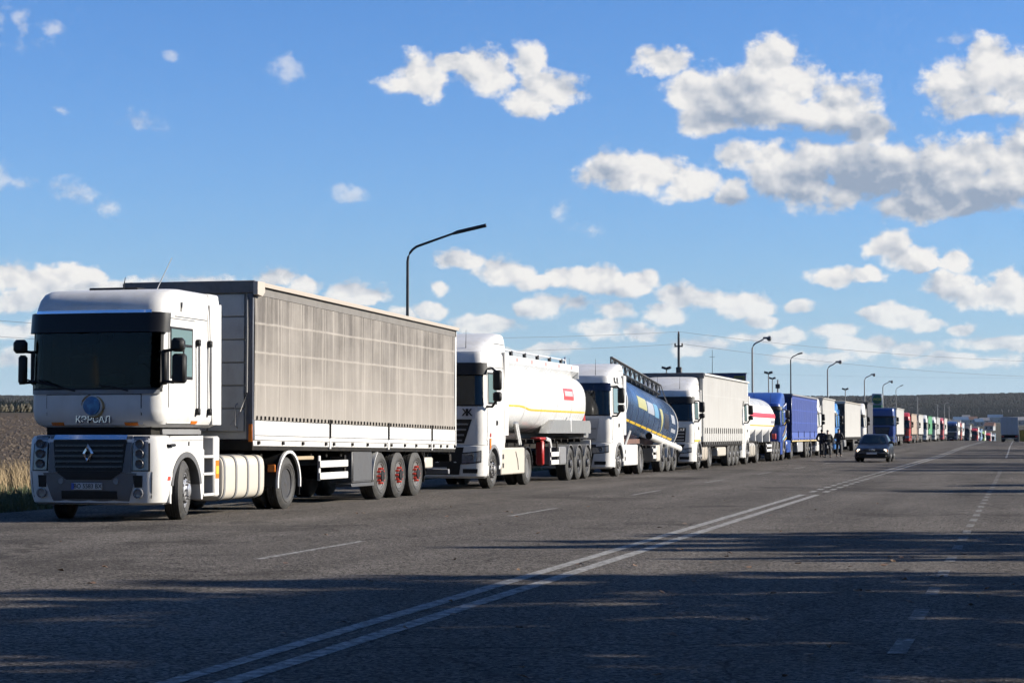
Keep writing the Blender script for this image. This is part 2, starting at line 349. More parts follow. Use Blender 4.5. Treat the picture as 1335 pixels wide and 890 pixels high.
def ground_mat():
    m = bpy.data.materials.new('field_soil'); m.use_nodes = True; t = m.node_tree; L = t.links; p = t.nodes['Principled BSDF']
    c = t.nodes.new('ShaderNodeTexCoord')
    def nz(scale, det=5, st=(1, 1, 1), rough=.65):
        mp = t.nodes.new('ShaderNodeMapping'); L.new(c.outputs['Object'], mp.inputs[0]); mp.inputs['Scale'].default_value = st
        n = t.nodes.new('ShaderNodeTexNoise'); L.new(mp.outputs[0], n.inputs['Vector']); n.inputs['Scale'].default_value = scale; n.inputs['Detail'].default_value = det; n.inputs['Roughness'].default_value = rough; return n.outputs['Fac']
    def ramp(v, els):
        r = t.nodes.new('ShaderNodeValToRGB'); L.new(v, r.inputs[0]); e = r.color_ramp.elements
        e[0].position, e[0].color = els[0][0], (*els[0][1], 1); e[1].position, e[1].color = els[-1][0], (*els[-1][1], 1)
        for q, cc in els[1:-1]: k = e.new(q); k.color = (*cc, 1)
        return r.outputs[0]
    soil = ramp(nz(1.1, 8), [(.3, (.022, .016, .011)), (.52, (.052, .038, .027)), (.62, (.078, .06, .044)), (.75, (.036, .027, .019))])
    far = ramp(nz(.004, 5, (1, .5, 1)), [(.38, (.022, .025, .014)), (.5, (.04, .034, .022)), (.6, (.016, .022, .013)), (.7, (.055, .048, .027))])
    sx = t.nodes.new('ShaderNodeVectorMath'); sx.operation = 'LENGTH'; L.new(c.outputs['Object'], sx.inputs[0])
    r = t.nodes.new('ShaderNodeMapRange'); L.new(sx.outputs['Value'], r.inputs[0]); r.inputs[1].default_value = 350; r.inputs[2].default_value = 520
    mix = t.nodes.new('ShaderNodeMix'); mix.data_type = 'RGBA'; L.new(r.outputs[0], mix.inputs[0]); L.new(soil, mix.inputs[6]); L.new(far, mix.inputs[7])
    L.new(mix.outputs[2], p.inputs['Base Color']); p.inputs['Roughness'].default_value = .95; p.inputs['Specular IOR Level'].default_value = .1
    bn = t.nodes.new('ShaderNodeBump'); L.new(nz(1.6, 7), bn.inputs['Height']); bn.inputs['Strength'].default_value = .8; bn.inputs['Distance'].default_value = .5
    L.new(bn.outputs[0], p.inputs['Normal'])
    return m
def graded(a, b, step0, g):
    out = [0.0]; s = step0
    while out[-1] < b: out.append(out[-1] + s); s *= g
    neg = [0.0]; s = step0
    while neg[-1] > a: neg.append(neg[-1] - s); s *= g
    return sorted(set(neg + out))
xs = graded(-6000, 6000, 2.5, 1.07); ys = graded(-1500, 9000, 3.5, 1.045)
g = MB().grid([[(x, y, terr(x, y)) for x in xs] for y in ys]).build('ground', ground_mat(), smooth=True, ang=180)
g['kind'] = 'structure'
# road sheet, asphalt from the left verge to beyond the right lane
ry = [-30 + 3 * k for k in range(124)] + [345 + 12 * k for k in range(60)]
rxs = [-18.1, -17.6, -14, -10, -5, 0, 4, 9, 12]
def edge(x, y): return x + (.22 * mnoise.noise(Vector((y * .35, 0, 0))) + .1 * mnoise.noise(Vector((y * 1.3, 5, 0))) if x < -18 else 0)
rd = MB().grid([[(edge(x, y), y, gz(y) + .0) for x in rxs] for y in ry]).build('road', ASPHALT, ang=180); rd['kind'] = 'structure'
# worn painted markings: sheets 4 mm above the asphalt
def linepaint(nm='road_paint', hi=.60):
    m = bpy.data.materials.new(nm); m.use_nodes = True; t = m.node_tree; L = t.links; p = t.nodes['Principled BSDF']
    c = t.nodes.new('ShaderNodeTexCoord'); n = t.nodes.new('ShaderNodeTexNoise'); L.new(c.outputs['Object'], n.inputs[0]); n.inputs['Scale'].default_value = 9; n.inputs['Detail'].default_value = 8; n.inputs['Roughness'].default_value = .75
    r = t.nodes.new('ShaderNodeMapRange'); L.new(n.outputs['Fac'], r.inputs[0]); r.inputs[1].default_value = hi - .2; r.inputs[2].default_value = hi
    mx = t.nodes.new('ShaderNodeMix'); mx.data_type = 'RGBA'; L.new(r.outputs[0], mx.inputs[0]); mx.inputs[6].default_value = (.26, .256, .245, 1); mx.inputs[7].default_value = (.08, .076, .071, 1)
    L.new(mx.outputs[2], p.inputs['Base Color']); p.inputs['Roughness'].default_value = .9; p.inputs['Specular IOR Level'].default_value = .06
    return m
LINE = linepaint()
LINEFAINT = linepaint('faint_road_paint', .53); LINEWORN = linepaint('worn_road_paint', .565)
def marking(name, x, y0, y1, wd):
    k = max(1, int((y1 - y0) / 2)); mb = MB()
    pts = []
    for i in range(k + 1):
        y = y0 + (y1 - y0) * i / k; xo = x(y)
        pts.append([(xo - wd / 2 + .008 * random.uniform(-1, 1), y, gz(y) + .004), (xo + wd / 2 + .008 * random.uniform(-1, 1), y, gz(y) + .004)])
    o = mb.grid(pts).build(name, LINEFAINT if name == 'edge_dash' else LINEWORN if name == 'lane_dash' else LINE, rd, ang=180); return o
cl = lambda y: -4.58 - .004 * min(y, 60)
marking('centre_line', lambda y: cl(y) - .17, -10, 47, .15); marking('centre_line', lambda y: cl(y) + .17, -10, 47, .15)
y = 49.0
while y < 74:
    marking('centre_dash', lambda q: cl(q) - .17, y, y + 1.0, .15); marking('centre_dash', lambda q: cl(q) + .17, y, y + 1.0, .15); y += 2.0
marking('centre_line', lambda y: cl(y) - .17, 75, 330, .15); marking('centre_line', lambda y: cl(y) + .17, 75, 330, .15)
for k in range(11):
    y0 = 21.3 + 12.2 * k
    marking('lane_dash', lambda q: -8.25 - .012 * min(q, 60), y0, y0 + 3.9, .11)
y = 6.0
while y < 80:
    marking('edge_dash', lambda q: -.82 + .003 * min(q, 60), y, y + 1.0, .12); y += 2.05 if y > 24 else 2.4
marking('edge_line', lambda q: -.64, 120, 330, .12)

# ------------------------------------------------------------------ wheels
def mesh_of(o): return o.data
WH = {}
def wheel(style, parent, x, y, R_=.505, W=.31, side=1, steer=0.0, rimm=None, nutm=None, n=36):
    key = (style, R_, W, rimm.name if rimm else '', nutm.name if nutm else '', n)
    if key not in WH:
        t = MB(); b = .29 if R_ > .45 else .2
        prof = [(-.05, b - .02), (-.025, b), (.0, b + .05), (.006, (b + R_) * .5), (-.004, R_ - .075), (-.03, R_ - .028), (-.05, R_ - .004)]
        gx = [-.05, -.05 - (W - .1) * .3, -.05 - (W - .1) * .5, -.05 - (W - .1) * .7, -W + .05]
        for q in gx[1:4]: prof += [(q + .012, R_), (q + .01, R_ - .012), (q - .01, R_ - .012), (q - .012, R_)]
        prof += [(-W + .05, R_ - .004), (-W + .03, R_ - .028), (-W + .004, R_ - .075), (-W, b + .05), (-W + .03, b - .02)]
        t.lathe(prof, n)
        # moulded ring and shoulder blocks
        t.lathe([(.004, b + .075), (.012, b + .08), (.012, b + .088), (.004, b + .093)], n, cap=False)
        rm = MB()
        if style == 'front':
            rm.lathe([(-.045, b + .004), (-.02, b + .006), (-.02, b - .008), (-.075, b - .03), (-.05, b - .075), (.0, b - .1), (.012, .15), (.02, .125), (.055, .11), (.075, .07), (.08, .01)], n)
        elif style == 'drive':
            rm.lathe([(-.045, b + .004), (-.02, b + .006), (-.022, b - .01), (-.06, b - .03), (-.17, b - .045), (-.185, b - .08), (-.185, .15), (-.12, .125), (-.06, .11), (-.045, .06), (-.04, .01)], n)
        else:
            rm.lathe([(-.045, b + .004), (-.02, b + .006), (-.022, b - .01), (-.07, b - .03), (-.11, b - .05), (-.10, .155), (-.03, .13), (.02, .12), (.035, .09), (.04, .01)], n)
        hd = {'front': (.0, .205, -.03), 'drive': (-.185, .2, -.185), 'trailer': (-.1, .2, -.1)}[style]
        nt = MB(); hb = .165 if style != 'front' else .15
        bigger = nutm is REDNUT
        for k in range(10):
            a = 2 * PI * k / 10; r_ = .018 if not bigger else .027
            nt.lathe([(hd[0] - .01, r_), (hd[0] + (.05 if not bigger else .1), r_), (hd[0] + (.06 if not bigger else .13), r_ * .6)], 6, (0, math.cos(a) * hb, math.sin(a) * hb))
        ho = MB()
        for k in range(8):
            a = 2 * PI * (k + .5) / 8; rr = b - .085 if style != 'front' else b - .075
            ho.lathe([(hd[2] - .04, .026), (hd[2] + .022 if style == 'front' else hd[2] + .012, .026)], 8, (0, math.cos(a) * rr, math.sin(a) * rr))
        w0 = t.build('wheel', RUBBER); r0 = rm.build('rim', rimm or STEEL, w0); n0 = nt.build('wheel_nuts', nutm or STEEL, w0); h0 = ho.build('hand_holes', DARK, w0); n0['kind'] = 'stuff'; h0['kind'] = 'stuff'
        WH[key] = w0; o = w0
        if bigger: MB().lathe([(.0, .125), (.045, .115), (.05, .01)], 16).build('hub_cap', BLACK, w0)
    else: o = copy_tree(WH[key])
    o.parent = parent; o.location = (x, y, R_ - .01); o.rotation_euler = (random.random() * 0, 0, (0 if side > 0 else PI) + steer)
    return o

def arc(cx, cy, r, a0, a1, n): return [(cx + r * math.cos(R(a0 + (a1 - a0) * k / n)), cy + r * math.sin(R(a0 + (a1 - a0) * k / n))) for k in range(n + 1)]
def fender(parent, m, yc, r, x0, x1, a0=5, a1=175, z=.5, th=.02, name='mudguard', b=0):
    o = arc(yc, z, r + th, a0, a1, 14); i = arc(yc, z, r, a1, a0, 14)
    return MB().prism(o + i, x0, x1).build(name, m, parent)

# ------------------------------------------------------------------ cab shells
class Shell:
    def __init__(s, secs): s.s = secs     # (z, half width, y front, y rear, corner radius, bow)
    def at(s, z):
        q = s.s
        if z <= q[0][0]: return q[0][1:]
        for a, b in zip(q, q[1:]):
            if z <= b[0]:
                t = (z - a[0]) / max(1e-6, b[0] - a[0]); return tuple(a[i] + (b[i] - a[i]) * t for i in range(1, 6))
        return q[-1][1:]
    def pt(s, u, z):
        hw, yf, yr, r, bow = s.at(z); sg = 1 if u >= 0 else -1; a = abs(u)
        if a <= 1: return Vector((sg * a * (hw - r), yf + bow * a * a, z))
        if a <= 2:
            t = (a - 1) * PI / 2; return Vector((sg * (hw - r + r * math.sin(t)), yf + bow + r - r * math.cos(t), z))
        y0 = yf + bow + r; return Vector((sg * hw, y0 + (yr - y0) * (a - 2), z))
    def nrm(s, u, z):
        e = 2e-3; du = s.pt(u + e, z) - s.pt(u - e, z); dz = s.pt(u, z + 4e-3) - s.pt(u, z - 4e-3)
        return du.cross(dz).normalized()
    def U(s, spec, z):
        k, v = spec[0], spec[1]; hw, yf, yr, r, bow = s.at(z)
        if k == 'f': return v / (hw - r)
        if k == 'u': return v
        y0 = yf + bow + r; return (2 + (v - y0) / (yr - y0)) * (spec[2] if len(spec) > 2 else 1)
    def mesh(s, mb=None):
        us = [-3, -2.6, -2.3] + [-2 + .2 * k for k in range(5)] + [-1, -.5, 0, .5, 1] + [1.2, 1.4, 1.6, 1.8, 2, 2.3, 2.6, 3]
        mb = mb or MB(); loops = []
        zs = []
        for a, b in zip(s.s, s.s[1:]):
            k = max(1, int((b[0] - a[0]) / .25)); zs += [a[0] + (b[0] - a[0]) * i / k for i in range(k)]
        zs.append(s.s[-1][0])
        return mb.loft([[tuple(s.pt(u, z)) for u in us] for z in zs])
    def patch(s, mb, a0, a1, z0, z1, off=.006, th=.02, nu=8, nz=4, slant0=None, slant1=None):
        """a0/a1: left and right bounds ('f',x) ('s',y) ('u',u); slant0/1: bounds at the top edge; z0/z1 may be pairs (left,right)"""
        O, I = [], []
        z0 = z0 if isinstance(z0, tuple) else (z0, z0); z1 = z1 if isinstance(z1, tuple) else (z1, z1)
        for k in range(nz + 1):
            lo, li = [], []
            for i in range(nu + 1):
                f = i / nu; zb = z0[0] + (z0[1] - z0[0]) * f; zt = z1[0] + (z1[1] - z1[0]) * f; t = k / nz; z = zb + (zt - zb) * t
                ua = s.U(a0, z); ub = s.U(a1, z)
                if slant0: ua = ua * (1 - t) + s.U(slant0, z) * t
                if slant1: ub = ub * (1 - t) + s.U(slant1, z) * t
                u = ua + (ub - ua) * f
                p = s.pt(u, z); n = s.nrm(u, z); lo.append(p + n * off); li.append(p + n * (off - th))
            O.append(lo); I.append(li)
        mb.grid(O); mb.grid([l[::-1] for l in I]); 
        rim = O[0] + [l[-1] for l in O[1:-1]] + O[-1][::-1] + [l[0] for l in O[1:-1]][::-1]
        rin = I[0] + [l[-1] for l in I[1:-1]] + I[-1][::-1] + [l[0] for l in I[1:-1]][::-1]
        n = len(rim); mb.add(rim + rin, [(i, (i + 1) % n, n + (i + 1) % n, n + i) for i in range(n)])
        return mb
def P(shell, name, m, parent, *a, **k): return shell.patch(MB(), *a, **k).build(name, m, parent, ang=50)

def mirror_arm(parent, m, x, y, z0, z1, side, w=.2, split=.35, reach=.18, d=.12):
    """two stacked housings on a bracket, standing off the door post"""
    o = MB()
    o.tube([(side * x, y + .05, z1 + .02), (side * (x + reach * .6), y, z1 + .03), (side * (x + reach), y, z1 - .05)], .022, 6)
    o.tube([(side * x, y + .05, z0 - .02), (side * (x + reach * .6), y, z0 - .04), (side * (x + reach), y, z0 + .05)], .022, 6)
    ob = o.build('mirror_arm', m, parent)
    zs = z0 + (z1 - z0) * split
    xa, xb = side * (x + reach - w * .4), side * (x + reach + w * .6)
    MB().box(xa, xb, y - d * .5, y + d * .5, zs + .01, z1, b=.035).build('mirror', m, ob)
    MB().box(xa, xb, y - d * .5, y + d * .5, z0, zs - .01, b=.035).build('mirror', m, ob)
    return ob
def chassis(parent, L0, L1, z=.95, x=.42):
    c = MB()
    for s in (-1, 1): c.box(s * x - .04, s * x + .04, L0, L1, z - .28, z, .01)
    k = L0 + .3
    while k < L1: c.box(-x, x, k, k + .08, z - .22, z - .05, .01); k += 1.1
    return c.build('chassis_frame', DARK, parent)
def axle(parent, y, z=.5): return MB().lathe([(-1.0, .07), (1.0, .07)], 10, (0, y, z)).build('axle', DARK, parent)

def tractor_wheels(lorry, ys, yd, steer=0, fr='front', rimf=None, rimd=None, xo=1.2, n=36):
    wheel('front', lorry, xo, ys, side=1, steer=steer, rimm=rimf, n=n); wheel('front', lorry, -xo, ys, side=-1, steer=steer, rimm=rimf, n=n)
    for s in (1, -1):
        wheel('drive', lorry, s * xo, yd, W=.29, side=s, rimm=rimd, n=n); wheel('drive', lorry, s * (xo - .33), yd, W=.29, side=s, rimm=rimd, n=n)
    axle(lorry, ys); axle(lorry, yd)
def trailer_wheels(lorry, ys, nutm=None, rimm=None, R_=.525, W=.385, xo=1.24, n=36):
    for y in ys:
        axle(lorry, y)
        for s in (1, -1): wheel('trailer', lorry, s * xo, y, R_=R_, W=W, side=s, rimm=rimm, nutm=nutm, n=n)

# ------------------------------------------------------------------ curtain fabric
def canvas(name, col, dirt, pitch=.62, lines=(.30, .55, .78), line=1.25, z0=1.6, z1=4.0, streak=.5, seamw=.03):
    col = tuple(v * ALB for v in col); dirt = tuple(v * ALB * .75 for v in dirt)
    m = bpy.data.materials.new(name); m.use_nodes = True; t = m.node_tree; L = t.links; p = t.nodes['Principled BSDF']
    c = t.nodes.new('ShaderNodeTexCoord'); sp = t.nodes.new('ShaderNodeSeparateXYZ'); L.new(c.outputs['Object'], sp.inputs[0])
    def M(op, a, b=None, cc=None, cl=False):
        n = t.nodes.new('ShaderNodeMath'); n.operation = op; n.use_clamp = cl
        for i, v in enumerate((a, b, cc)):
            if v is None: continue
            if isinstance(v, (int, float)): n.inputs[i].default_value = v
            else: L.new(v, n.inputs[i])
        return n.outputs[0]
    def nz(scale, st, det=6, rough=.65):
        mp = t.nodes.new('ShaderNodeMapping'); L.new(c.outputs['Object'], mp.inputs[0]); mp.inputs['Scale'].default_value = st
        n = t.nodes.new('ShaderNodeTexNoise'); L.new(mp.outputs[0], n.inputs['Vector']); n.inputs['Scale'].default_value = scale; n.inputs['Detail'].default_value = det; n.inputs['Roughness'].default_value = rough; return n.outputs['Fac']
    wob = M('MULTIPLY_ADD', nz(1.3, (1, 1, 1), 3), .05, -.025)
    fy = M('ABSOLUTE', M('SUBTRACT', M('FRACT', M('MULTIPLY', M('MULTIPLY_ADD', wob, .2, sp.outputs[1]), 1 / pitch)), .5))
    vs = M('SUBTRACT', 1.0, M('MULTIPLY', fy, pitch / seamw), cl=True)
    fy2 = M('ABSOLUTE', M('SUBTRACT', M('FRACT', M('MULTIPLY', M('ADD', sp.outputs[1], .17), .5 / pitch)), .5))
    tot = M('MAXIMUM', vs, M('MULTIPLY', M('SUBTRACT', 1.0, M('MULTIPLY', fy2, 2 * pitch / seamw), cl=True), .8))
    hz = M('DIVIDE', M('SUBTRACT', M('ADD', sp.outputs[2], wob), z0), z1 - z0)
    for q in lines:
        h = M('SUBTRACT', 1.0, M('MULTIPLY', M('ABSOLUTE', M('SUBTRACT', hz, q)), (z1 - z0) / .032), cl=True); tot = M('MAXIMUM', tot, h)
    gap = M('MULTIPLY_ADD', nz(2.5, (1, 1, 1), 4), 1.2, .1, cl=True)
    tot = M('MULTIPLY', tot, gap)
    st = M('MULTIPLY_ADD', nz(1.0, (1, 2.8, .26), 8, .68), 2.5, -.85, cl=True)         # rain streaks run down the cloth
    cl2 = M('MULTIPLY_ADD', nz(.8, (1, .7, 1), 6), 2.0, -.6, cl=True)
    topd = M('MULTIPLY_ADD', hz, .9, .25, cl=True)
    dm = M('MULTIPLY', M('MULTIPLY', M('ADD', M('MULTIPLY', st, .65), M('MULTIPLY', cl2, .5)), topd), streak, cl=True)
    m1 = t.nodes.new('ShaderNodeMix'); m1.data_type = 'RGBA'; L.new(dm, m1.inputs[0]); m1.inputs[6].default_value = (*col, 1); m1.inputs[7].default_value = (*dirt, 1)
    m2 = t.nodes.new('ShaderNodeMix'); m2.data_type = 'RGBA'; L.new(M('MULTIPLY', tot, .85), m2.inputs[0]); L.new(m1.outputs[2], m2.inputs[6]); m2.inputs[7].default_value = (*[min(.85, v * line) for v in col], 1)
    L.new(m2.outputs[2], p.inputs['Base Color']); p.inputs['Roughness'].default_value = .6; p.inputs['Specular IOR Level'].default_value = .3
    bn = t.nodes.new('ShaderNodeBump'); L.new(M('ADD', nz(1.6, (1, 1.5, .5), 5), M('MULTIPLY', tot, .15)), bn.inputs['Height']); bn.inputs['Strength'].default_value = .35; bn.inputs['Distance'].default_value = .06
    L.new(bn.outputs[0], p.inputs['Normal']); return m
DARKBOX = mat('dark_tool_box', (.085, .085, .088), .5, dirt=.4, dscale=3, dcol=(.05, .045, .04))
CANVAS1 = canvas('weathered_grey_canvas', (.335, .303, .266), (.15, .13, .112), line=1.30, z0=1.65, streak=1.45)
CANVAS_W = canvas('white_canvas', (.44, .43, .41), (.30, .285, .26), pitch=1.3, lines=(.02, .6), line=1.08, streak=.5)
CANVAS_B = canvas('blue_canvas', (.028, .055, .235), (.045, .055, .17), pitch=1.35, lines=(.2, .5, .78), line=2.0, streak=.7, seamw=.02)
CANVAS_D = canvas('dark_grey_canvas', (.06, .06, .07), (.10, .09, .085), pitch=1.3, lines=(.5,), line=1.3)
FRONTWALL = mat('front_wall_grey', (.52, .52, .49), .6, dirt=.6, dscale=2.2, dcol=(.27, .26, .24), stretch=(1, 1, .5))
ROOFTARP = mat('roof_tarp_grey', (.13, .13, .135), .65, dirt=.6, dscale=4, dcol=(.06, .055, .05))
ROOFEDGE = mat('roof_edge_tarp', (.46, .40, .34), .6, dirt=.5, dscale=5, dcol=(.4, .35, .3))
HEM_SHADE = mat('curtain_hem_shade_grey', (.17, .155, .14), .7, dirt=.6, dscale=3, dcol=(.09, .08, .07))  # dark grey carries the shadow under the roof overhang

def curtain_trailer(lorry, y0, y1, zb, zt, cloth, wallm=FRONTWALL, edge=ROOFEDGE, tilt=0.0, boards=None, hw=1.27, eyelets=True, roofm=ROOFTARP, slats=False, corner=WHITE, boardm=WHITE, detail=True):
    W = lambda q: (q[0], q[1], q[2] + tilt * (q[1] - y0) * (1 if q[2] > 0 else 0))
    body = MB(); body.box(-hw + .05, hw - .05, y0 + .03, y1 - .03, zb + .06, zt - .1, .01)
    bed = B('trailer_bed', DARK, lorry, -hw + .02, hw - .02, y0 + .01, y1 - .01, zb - .14, zb + .055, warp=W)
    body.build('cargo_body', wallm, lorry, warp=W)
    # front wall: pressed panels between posts
    for k in range(3 if detail else 2):
        for r_ in range(6 if detail else 1):
            nn_ = 3 if detail else 2; wd_ = (2 * hw - .34) / nn_; ht_ = (zt - .25 - zb - .2) / (6 if detail else 1); xa = -hw + .17 + k * wd_; za = zb + .2 + r_ * ht_
            B('front_panel', wallm, lorry, xa + .012, xa + wd_ - .012, y0 - .02, y0 + .04, za + .01, za + ht_ - .01, b=.008, warp=W)
    for s in (-1, 1):
        B('corner_post', mat('corner_post_blue_grey', (.07, .08, .11), .5, dirt=.4, dscale=3, dcol=(.04, .04, .04)) if detail else wallm, lorry, s * (hw - .13), s * (hw - .004), y0 - .03, y0 + .12, zb + .06, zt - .08, warp=W)
        B('corner_post', corner, lorry, s * (hw - .1), s * (hw + .012), y1 - .1, y1 + .01, zb, zt - .06, warp=W)
    zc = zb + .42 if boards else zb + .06
    zh = zt - .27 if detail else zt - .16
    for s in (1, -1):
        pts = []; ny = int((y1 - y0) / .16); nzv = 14; rr = random.Random(int(y0 * 10) + s)
        for k in range(nzv + 1):
            z = zc + (zh - zc) * k / nzv; f = math.sin(PI * k / nzv)
            pts.append([(s * (hw + .004 + f * (.012 * math.sin((y0 + (y1 - y0) * i / ny) * 4.9) + .022 * mnoise.noise(Vector((i * .21, k * .12, s + y0))))), y0 + .02 + (y1 - y0 - .1) * i / ny, z) for i in range(ny + 1)])
        o = pts[:]; inn = [[(x - s * .03, y_, z) for (x, y_, z) in l] for l in pts]
        mb = MB(); mb.grid(o); mb.build('curtain', cloth, lorry, warp=W, ang=60)
        if eyelets:
            e = MB(); y_ = y0 + .15
            while y_ < y1 - .12:
                e.box(s * (hw + .01), s * (hw + .028), y_ - .022, y_ + .022, zc + .005, zc + .075, .004); y_ += .205
            eo = e.build('lacing_hooks', DARK, lorry, warp=W); eo['kind'] = 'stuff'
        if slats:
            y_ = y0 + .3
            while y_ < y1 - .2:
                st = B('buckle_strap', DARK, lorry, s * (hw + .012), s * (hw + .03), y_, y_ + .09, zb + .40, zb + .64, warp=W)
                B('buckle_strap', corner, lorry, s * (hw + .012), s * (hw + .026), y_ + .03, y_ + .06, zb - .05, zb + .39, warp=W)
                y_ += .62
        if boards:
            ps = [y0] + boards + [y1]
            for a, b in zip(ps, ps[1:]):
                bd = B('drop_side', boardm, lorry, s * (hw - .03), s * (hw + .012), a + .05, b - .05, zb + .05, zc - .012, b=.006, warp=W)
                B('lower_rail', boardm, lorry, s * (hw - .06), s * (hw - .002), a + .02, b - .02, zb - .06, zb + .042, warp=W)
                r0 = MB(); r0.box(s * (hw + .012), s * (hw + .02), a + .07, b - .07, zb + .13, zb + .145, .003); r0.build('board_rib', GREYPAINT, bd, warp=W)
                for f in (.06, .36, .62, .94):
                    B('latch', DARK, bd, s * (hw - .002), s * (hw + .03), a + (b - a) * f - .05, a + (b - a) * f + .05, zb - .03, zb + .035, warp=W)
            for a in boards:
                B('side_post', boardm, lorry, s * (hw - .02), s * (hw + .018), a - .045, a + .045, zb - .10, zc, warp=W)
                B('post_latch', DARK, lorry, s * (hw + .02), s * (hw + .045), a - .06, a - .02, zb + .12, zc + .08, warp=W)
        # top: hem with the roof edge's shadow painted into its grey, then the roof edge
        B('curtain_hem', HEM_SHADE if detail else cloth, lorry, s * (hw - .02), s * (hw + .012), y0 + .02, y1 - .02, zh, zt - .1, warp=W)
        ed = MB(); ed.prism([(s * (hw + .075), zt - .105), (s * (hw + .085), zt - .03), (s * (hw - .1), zt), (s * (hw - .1), zt - .1)], y0 - .02, y1 + .02, 'y'); ed.build('roof_edge', edge, lorry, warp=W)
    B('roof', roofm, lorry, -hw + .1, hw - .1, y0 - .02, y1 + .02, zt - .11, zt - .005, b=.02, warp=W)
    B('roof_front_flap', roofm, lorry, -hw - .05, hw + .04, y0 - .065, y0 - .025, zt - .24, zt - .01, b=.012, warp=W)
    if detail:
        for s in (1,):
            MB().prism([(y0 - .07, zt - .03), (y0 + .28, zt - .02), (y0 + .30, zt - .2), (y0 + .18, zt - .29), (y0 - .07, zt - .27)], s * (hw + .014), s * (hw + .10)).build('roof_corner_flap', ROOFEDGE, lorry, warp=W)
    # rear doors
    for s in (-1, 1):
        d = B('rear_door', corner, lorry, s * .01, s * (hw - .11), y1 - .02, y1 + .03, zb + .06, zt - .13, warp=W)
        B('door_rod', STEEL, d, s * .3, s * .33, y1 + .03, y1 + .06, zb + .06, zt - .2, warp=W)
    return W

def under_trailer(lorry, y0, y1, yw, zb, guard=None, box=None, R_=.525, guardm=WHITE, boxm=GREYPAINT, fend=None, rearbox=True):
    c = MB()
    for s in (-1, 1): c.box(s * .5 - .06, s * .5 + .06, y0 + .5, y1 - .1, zb - .42, zb - .12, .01)
    k = y0 + .8
    while k < y1: c.box(-1.1, 1.1, k, k + .09, zb - .24, zb - .13, .01); k += .9
    c.build('trailer_frame', DARK, lorry)
    for s in (-1, 1):
        lg = MB(); lg.box(s * .75 - .06, s * .75 + .06, y0 + 2.55, y0 + 2.67, .28, zb - .15, .01); lg.box(s * .75 - .14, s * .75 + .14, y0 + 2.5, y0 + 2.72, .24, .29, .01); lg.build('landing_leg', DARK, lorry)
        if guard:
            for (za, zb_) in ((.52, .66), (.76, .90)):
                B('side_guard_rail', guardm, lorry, s * 1.2, s * 1.235, guard[0], guard[1], za, zb_)
            for q in (guard[0] + .02, guard[1] - .12): B('guard_bracket', guardm if q < guard[0] + .1 else DARK, lorry, s * 1.16, s * 1.198, q, q + .1, .5, zb - .2)
        if box:
            bx = B('tool_box', boxm, lorry, s * .72, s * 1.22, box[0], box[1], box[2], box[3], b=.02)
            B('box_lid', boxm, bx, s * 1.222, s * 1.235, box[0] + .03, box[1] - .03, box[2] + .04, box[3] - .04, b=.006)
    susp = MB()
    for y_ in yw:
        for s in (-1, 1): susp.box(s * .55 - .08, s * .55 + .08, y_ - .45, y_ + .1, .45, .75, .03); susp.lathe([(.62, .13), (.9, .13)], 12, (s * .55, y_ + .3, 0), 'z')
    susp.build('suspension', DARK, lorry)['kind'] = 'stuff'
    bp = MB(); bp.box(-1.15, 1.15, y1 - .25, y1 - .13, .45, .57, .01); bp.box(-.6, -.5, y1 - .25, y1 - .15, .5, zb - .2, .01); bp.box(.5, .6, y1 - .25, y1 - .15, .5, zb - .2, .01)
    bp.build('rear_underrun_bar', GREYPAINT, lorry)
    for s in (-1, 1):
        B('light_housing', DARK, lorry, s * .70, s * 1.17, y1 - .22, y1 - .055, .76, .94); tl = B('tail_light', REDP, lorry, s * .72, s * 1.15, y1 - .052, y1 - .03, .78, .92)
        MB().box(s * .82, s * 1.22, yw[-1] + R_ + .12, yw[-1] + R_ + .15, .3, zb - .15, .004).build('mud_flap', BLACK, lorry)
        if fend:
            for y_ in yw: fender(lorry, fend, y_, R_ + .05, s * .84, s * 1.25, 20, 160, R_ - .01)

